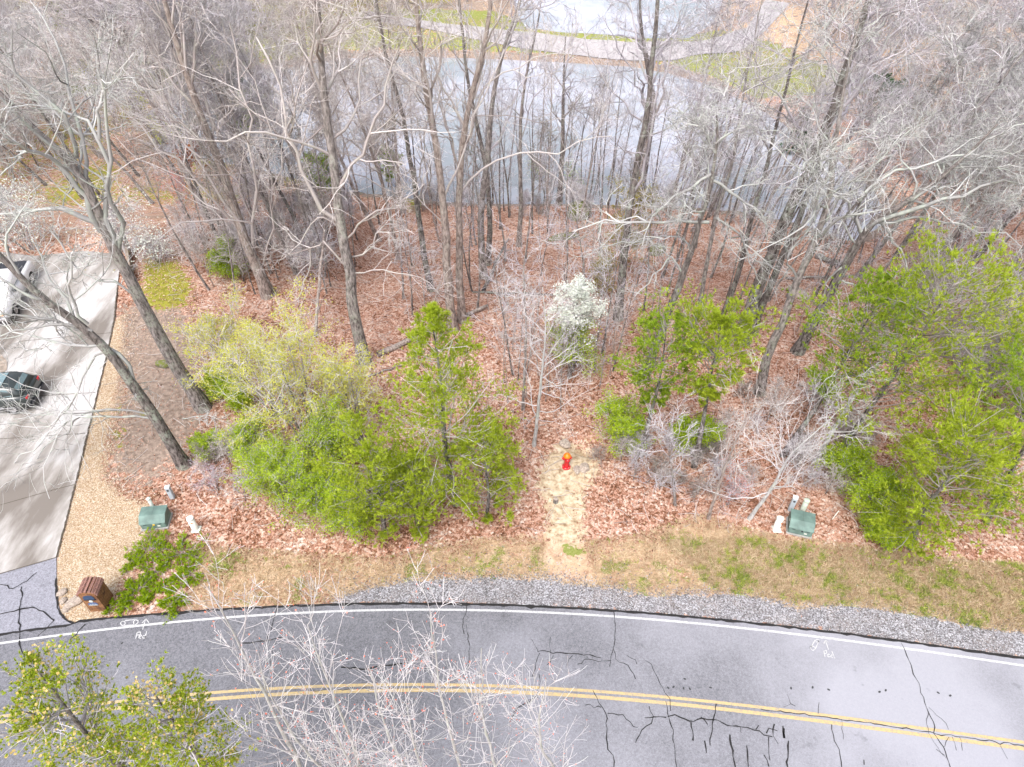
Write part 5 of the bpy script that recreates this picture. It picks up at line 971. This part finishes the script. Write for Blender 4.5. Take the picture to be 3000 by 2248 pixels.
# hydrant
hy = empty('fire_hydrant', G(1659,1368), 'red fire hydrant with an orange cap at the head of the dirt path', 'fire hydrant', None, .15)
RED = plain('hydrant_red', (.55, .012, .02), .35, .5, var=.15, sc=12); ORG = plain('hydrant_orange', (.72, .17, .005), .35, .5, var=.1)
def lathe(name, prof, mat, parent, n=24, loc=(0, 0, 0), rot=None):
    th = np.arange(n) * 2 * math.pi / n; P = np.array(prof); V = np.concatenate([np.c_[r * np.cos(th), r * np.sin(th), np.full(n, z)] for r, z in P]); m = len(P)
    if rot is not None: V = V @ np.array(rot).T
    V = V + np.array(loc); i = np.arange(n); j = (i + 1) % n; Q = np.concatenate([np.stack([k * n + i, k * n + j, (k + 1) * n + j, (k + 1) * n + i], -1) for k in range(m - 1)]); g = Geo(); g.add(V, Q); return g.build(name, mat, parent, True)
lathe('base_flange', [(.0, -.05), (.19, -.05), (.19, .05), (.185, .06), (.13, .07)], RED, hy); lathe('barrel', [(.12, .06), (.115, .10), (.115, .50), (.125, .52), (.14, .55), (.14, .66), (.15, .67), (.16, .68), (.16, .71), (.0, .71)], RED, hy)
lathe('bonnet', [(.165, .712), (.17, .73), (.165, .75), (.14, .79), (.10, .84), (.05, .87), (.035, .875), (.033, .92), (.0, .925)], ORG, hy)
RY = Matrix.Rotation(math.pi / 2, 3, 'Y'); RX = Matrix.Rotation(math.pi / 2, 3, 'X')
for sgn in (-1, 1): lathe('side_outlet', [(.0, .0), (.065, .0), (.065, .13), (.08, .135), (.08, .19), (.03, .20), (.025, .23), (.0, .23)], RED, hy, 16, (0, 0, .60), Matrix.Rotation(sgn * math.pi / 2, 3, 'Y'))
lathe('front_outlet', [(.0, .0), (.085, .0), (.085, .13), (.10, .135), (.10, .19), (.03, .20), (.03, .23), (.0, .23)], RED, hy, 16, (0, 0, .58), Matrix.Rotation(math.pi / 2, 3, 'X'))
g = Geo(); [cyl(g, .018, .018, .05, .085, 6, .16 * math.cos(t), .16 * math.sin(t)) for t in np.arange(6) * math.pi / 3]; g.build('flange_bolts', plain('bolt', (.5, .45, .42), .4, .5, .6), hy)

# brick mailbox
def brick():
    k = NT('brick', .9, .15); bt = k.n('ShaderNodeTexBrick'); mp = k.n('ShaderNodeMapping'); k.l(k.co, mp.inputs[0]); mp.inputs['Rotation'].default_value = (math.pi / 2, 0, 0)
    sx = k.n('ShaderNodeSeparateXYZ'); k.l(k.co, sx.inputs[0]); cb = k.n('ShaderNodeCombineXYZ'); k.l(k.math('ADD', sx.outputs[0], sx.outputs[1]), cb.inputs[0]); k.l(sx.outputs[2], cb.inputs[1]); k.l(cb.outputs[0], bt.inputs[0])
    bt.inputs['Color1'].default_value = (.25, .11, .05, 1); bt.inputs['Color2'].default_value = (.33, .17, .08, 1); bt.inputs['Mortar'].default_value = (.09, .05, .035, 1); bt.inputs['Scale'].default_value = 1; bt.inputs['Brick Width'].default_value = .2; bt.inputs['Row Height'].default_value = .068; bt.inputs['Mortar Size'].default_value = .007
    k.color(k.mix(k.ramp(k.noise(4, 5), [(.5, 0.), (.65, .8)]), bt.outputs[0], (.06, .035, .03))); k.bump(bt.outputs[1], .6, -.01); return k.m
BR = brick(); BT = plain('brick_cap', (.27, .15, .125), .9, .1, var=.3, sc=7)
mb = empty('brick_mailbox', G(300,1768), 'brown brick mailbox pillar with a rounded top at the road corner', 'mailbox', None, .06)
w, d, h = .60, .66, 1.12
arch = [(-w/2, 0), (w/2, 0), (w/2, h)] + [(w/2 * math.cos(t), h + .17 * math.sin(t)) for t in np.linspace(0, math.pi, 13)[1:-1]] + [(-w/2, h)]
prism('pillar', arch, d, BR, mb, .006)
for k in range(3):
    for i, t in enumerate(np.linspace(.05, math.pi - .05, 9)):
        x, z = (w/2 + .02) * math.cos(t), h + .19 * math.sin(t)
        o = box('cap_brick', .085, .205, .06, BT, mb, (0, 0, 0), .006); o.location = (x * .98, -.225 + k * .225, z - .02); o.rotation_euler = (0, math.pi / 2 - math.atan2(.19 * math.sin(t), (w/2) * math.cos(t)) , 0)
def arc_door(name, ww, hh, y, z, mat, parent, th=.02):
    pr = [(-ww/2, 0), (ww/2, 0), (ww/2, hh * .5)] + [(ww/2 * math.cos(t), hh * .5 + hh * .5 * math.sin(t)) for t in np.linspace(0, math.pi, 11)[1:-1]] + [(-ww/2, hh * .5)]
    return prism(name, pr, th, mat, parent, .004, loc=(0, y, z))
NAVY = plain('mailbox_navy', (.03, .06, .13), .35, .5); arc_door('mailbox_door', .38, .26, -d/2 - .012, .86, NAVY, mb); box('door_frame', .42, .03, .03, MK, mb, (0, -d/2 - .014, .83), .004)
lathe('newspaper_ring', [(.0, 0), (.07, 0), (.075, .012), (.05, .02), (.0, .022)], plain('pale_disc', (.6, .6, .55), .5), mb, 20, (0, -d/2 - .002, .73), Matrix.Rotation(math.pi / 2, 3, 'X'))
pq = arc_door('house_plaque', .34, .18, -d/2 - .012, .47, plain('plaque_blue', (.07, .12, .26), .4, .5), mb)
for q in range(3):
    g = Geo(); th = np.linspace(0, math.pi, 8); xs_ = -.09 + q * .09
    P = np.stack([xs_ + .03 * np.cos(th), np.full(8, -d/2 - .026), .50 + .055 * np.sin(th) + .02 * (q == 1)], -1)[None]; tubes(g, P, np.full((1, 8), .006), 4); gg = g.build('emblem_arc', MW, pq)
g = Geo(); tubes(g, np.array([[(-.15, -d/2 - .026, .485), (0, -d/2 - .026, .49), (.15, -d/2 - .026, .485)]]), np.full((1, 3), .006), 4); g.build('emblem_line', MW, pq)

# timber wall and posts at the top of the drive
WOOD = plain('old_timber', (.30, .25, .21), .9, .1, var=.3, sc=5)
tw = empty('timber_wall', G(392,830), 'low dark timber retaining wall between the driveway and the moss patch', 'wall', None, math.atan2(G(378,730).y - G(392,830).y, G(378,730).x - G(392,830).x))
Lw = (G(378,730) - G(392,830)).length
for k in range(4): box('timber', Lw, .16, .17, WOOD, tw, (Lw / 2, 0, -.05 + k * .18), .015)
for (u, v, lab) in ((379,732,'upper grey wooden post at the end of the timber wall'), (374,752,'lower grey wooden post at the end of the timber wall')):
    pp_ = empty('wooden_post', G(u, v), lab, 'post'); box('post_shaft', .16, .16, 1.3, plain('grey_wood', (.45, .43, .42), .9), pp_, bevel=.01); box('post_cap', .2, .2, .05, plain('wood_cap', (.5, .48, .46), .9), pp_, (0, 0, 1.303), .01)

# ------------------------------------------------------------------ vehicles
GL = plain('car_glass', (.16, .23, .25), .05, .9, var=.1); TY = plain('tyre', (.02, .02, .02), .8); CH = plain('chrome', (.6, .6, .62), .2, .6, .9); RL = plain('tail_red', (.6, .02, .03), .3); AM = plain('amber', (.9, .35, .02), .3)
def carpaint(name, c):
    k = NT(name, .3, .6); k.b.inputs['Coat Weight'].default_value = .6; k.b.inputs['Coat Roughness'].default_value = .08; k.color(c); return k.m
def wheel(parent, x, y, r=.34):
    R_ = Matrix.Rotation(math.pi / 2 * (1 if y > 0 else -1) * -1, 3, 'X'); w_ = lathe('wheel', [(.2, -.1), (r - .03, -.11), (r, -.08), (r, .08), (r - .03, .11), (.2, .1)], TY, parent, 24, (x, y, r), R_)
    lathe('rim', [(.0, .06), (.06, .07), (.08, .05), (.16, .07), (.21, .095)], CH, w_, 20, (x, y, r), R_)
def loft(name, secs, mat, parent, sm=True):
    """secs: list of (x, halfwidth_bottom, halfwidth_top, z0, z1) cross sections with rounded shoulders"""
    rows = []
    for x, wb, wt, z0, z1 in secs:
        zm = z0 + (z1 - z0) * .55
        half = [(wb * .9, z0), (wb, z0 + (z1 - z0) * .12), (wb * 1.01, zm), (wt * 1.0, z0 + (z1 - z0) * .9), (wt * .88, z1)]
        ring = [(x, y, z) for y, z in half] + [(x, -y, z) for y, z in half[::-1]]; rows.append(ring)
    V = np.array(rows).reshape(-1, 3); n = 10; m = len(secs); Q = [(a * n + b, a * n + (b + 1) % n, (a + 1) * n + (b + 1) % n, (a + 1) * n + b) for a in range(m - 1) for b in range(n)]
    bm = bmesh.new(); vs = [bm.verts.new(v) for v in V]; [bm.faces.new([vs[i] for i in q]) for q in Q]; bm.faces.new(vs[:n]); bm.faces.new(vs[-n:]); bmesh.ops.recalc_face_normals(bm, faces=bm.faces[:])
    me = bpy.data.meshes.new(name); bm.to_mesh(me); bm.free(); me.materials.append(mat)
    if sm:
        for p in me.polygons: p.use_smooth = len(p.vertices) == 4
    return link(name, me, parent)
def quadpart(name, pts, mat, parent):
    g = Geo(); g.add(pts, [(0, 1, 2, 3)]); return g.build(name, mat, parent)
def car(u, v, rz, paint_, label, name, kind='wagon', group=None):
    p = G(u, v); r = empty(name, (p.x, p.y, .045), label, 'car' if kind != 'pickup' else 'pickup truck', group, rz)
    if kind == 'wagon':   # x forward
        b = loft('body', [(-2.25, .78, .76, .38, .86), (-2.15, .86, .84, .28, .98), (-1.3, .9, .88, .24, 1.0), (0, .91, .89, .24, .98), (1.0, .9, .87, .24, .96), (1.7, .88, .8, .26, .88), (2.15, .8, .7, .3, .72), (2.25, .7, .6, .4, .6)], paint_, r)
        c = loft('cabin', [(-2.12, .74, .66, .9, 1.02), (-1.75, .76, .62, .9, 1.38), (-1.2, .78, .62, .9, 1.46), (0, .78, .63, .9, 1.48), (.45, .78, .62, .9, 1.44), (1.35, .74, .66, .88, .98)], paint_, r)
        for s in (-1, 1):
            for x0, x1 in ((-1.65, -1.0), (-.92, -.1), (-.02, .62)): quadpart('side_window', [(x0, s * .785, 1.03), (x1, s * .785, 1.03), (x1 - .04, s * .675, 1.38), (x0 + (.15 if x0 < -1.5 else .02), s * .675, 1.38)], GL, r)
            box('sill_trim', 3.0, .02, .06, CH, r, (-.1, s * .92, .40), .006); box('mirror', .14, .2, .12, paint_, r, (.62, s * .98, .98), .03)
            box('tail_light', .10, .26, .16, RL, r, (-2.2, s * .66, .74), .02)
            for x in (-1.38, 1.38): wheel(r, x, s * .82)
        quadpart('rear_window', [(-2.04, -.6, 1.08), (-2.04, .6, 1.08), (-1.80, .54, 1.36), (-1.80, -.54, 1.36)], GL, r); quadpart('windscreen', [(1.32, -.62, 1.02), (1.32, .62, 1.02), (.52, .56, 1.43), (.52, -.56, 1.43)], GL, r)
        box('rear_bumper', .14, 1.6, .2, MK, r, (-2.24, 0, .34), .04); box('roof_glass', 1.5, .95, .012, GL, r, (-.5, 0, 1.474), .004)
    else:
        b = loft('body', [(-2.6, .9, .9, .5, 1.0), (-2.5, .95, .93, .42, 1.05), (0, .96, .93, .42, 1.06), (1.0, .96, .93, .42, 1.06), (1.5, .95, .9, .42, 1.08), (2.35, .93, .86, .45, 1.0), (2.52, .86, .8, .5, .92)], paint_, r)
        c = loft('cabin', [(-.75, .84, .74, 1.0, 1.7), (-.6, .85, .74, 1.0, 1.76), (.5, .85, .74, 1.0, 1.76), (1.25, .86, .8, 1.0, 1.1)], paint_, r)
        quadpart('windscreen', [(1.22, -.74, 1.12), (1.22, .74, 1.12), (.56, .66, 1.72), (.56, -.66, 1.72)], GL, r)
        for s in (-1, 1):
            quadpart('side_window', [(-.6, s * .862, 1.14), (.75, s * .862, 1.14), (.4, s * .765, 1.62), (-.55, s * .765, 1.62)], GL, r); box('headlight', .06, .34, .14, plain('headlight', (.6, .62, .62), .1, .8), r, (2.47, s * .66, .8), .02); box('turn_light', .06, .3, .07, AM, r, (2.5, s * .68, .7), .015)
            for x in (-1.7, 1.55): wheel(r, x, s * .86, .38)
            box('mirror', .14, .22, .16, MK, r, (.85, s * 1.06, 1.1), .03)
        box('grille', .05, 1.0, .17, MK, r, (2.5, 0, .78), .01); box('grille_bar', .03, .98, .035, CH, r, (2.535, 0, .85), .008); box('front_bumper', .16, 1.85, .2, CH, r, (2.58, 0, .44), .04); box('air_intake', .05, 1.3, .12, MK, r, (2.60, 0, .645), .01)
        box('cargo_bed', 1.6, 1.5, .01, MK, r, (-1.7, 0, 1.07), .002)
    return r
car(-20, 1185, math.radians(187), carpaint('dark_green_paint', (.02, .028, .028)), 'dark green-black estate car parked on the driveway at the left edge', 'parked_car')
car(28, 885, math.radians(-78), carpaint('white_paintwork', (.72, .72, .75)), 'white pickup truck with amber front lights parked at the left edge', 'pickup_truck', 'pickup')
car(482, 232, math.radians(-100), carpaint('red_paint', (.6, .03, .05)), 'red vehicle far off on the left shore of the lake, seen between the stems', 'red_vehicle')
# planting island beside the cars
isl = [ray_z(u, v, .05) for u, v in [(-200,1030),(0,1035),(22,1060),(20,1085),(0,1100),(-200,1120)]]; flat_poly('planting_bed', isl, .07, M['ground_soil'] if 'ground_soil' in M else WOOD)
# brown dead leaf clumps hung in twigs
for i, (u, v) in enumerate([(335,42), (415,330)]):
    p = G(u * OV, (v + 160) * OV); z = 7.0; g = Geo(); pt = plane_pt(u * OV, v * OV, p); c0 = rng.normal(size=(160, 3)) * [.5, .4, .35]; quads(g, np.tile(c0, (1, 1)), .2, rng, .3); o = g.build('dead_leaf_clump', M['brown_leaf']); o.location = pt; tag(o, ['rust brown leaf clump caught in the top-left branches', 'small rust brown leaf clump caught in the branches above the left shore'][i], 'leaf clump')

# ------------------------------------------------------------------ labels of the repeats: place in their row as the camera sees it
def ordinal(n): return str(n) + ('th' if 10 <= n % 100 <= 20 else {1: 'st', 2: 'nd', 3: 'rd'}.get(n % 10, 'th'))
groups = {}
for o in C.objects:
    if o.parent is None and 'group' in o.keys() and 'label' in o.keys(): groups.setdefault((o['group'], o['label']), []).append(o)
for (gname, lab), obs in groups.items():
    if len(obs) < 2: continue
    obs.sort(key=lambda o: o.location.x / (cP * o.location.y + sP * (CAM_H - o.location.z)))
    short = lab.split(',')[0]
    for i, o in enumerate(obs): o['label'] = ' '.join(short.split()[:12]) + ', ' + ordinal(i + 1) + ' from left'
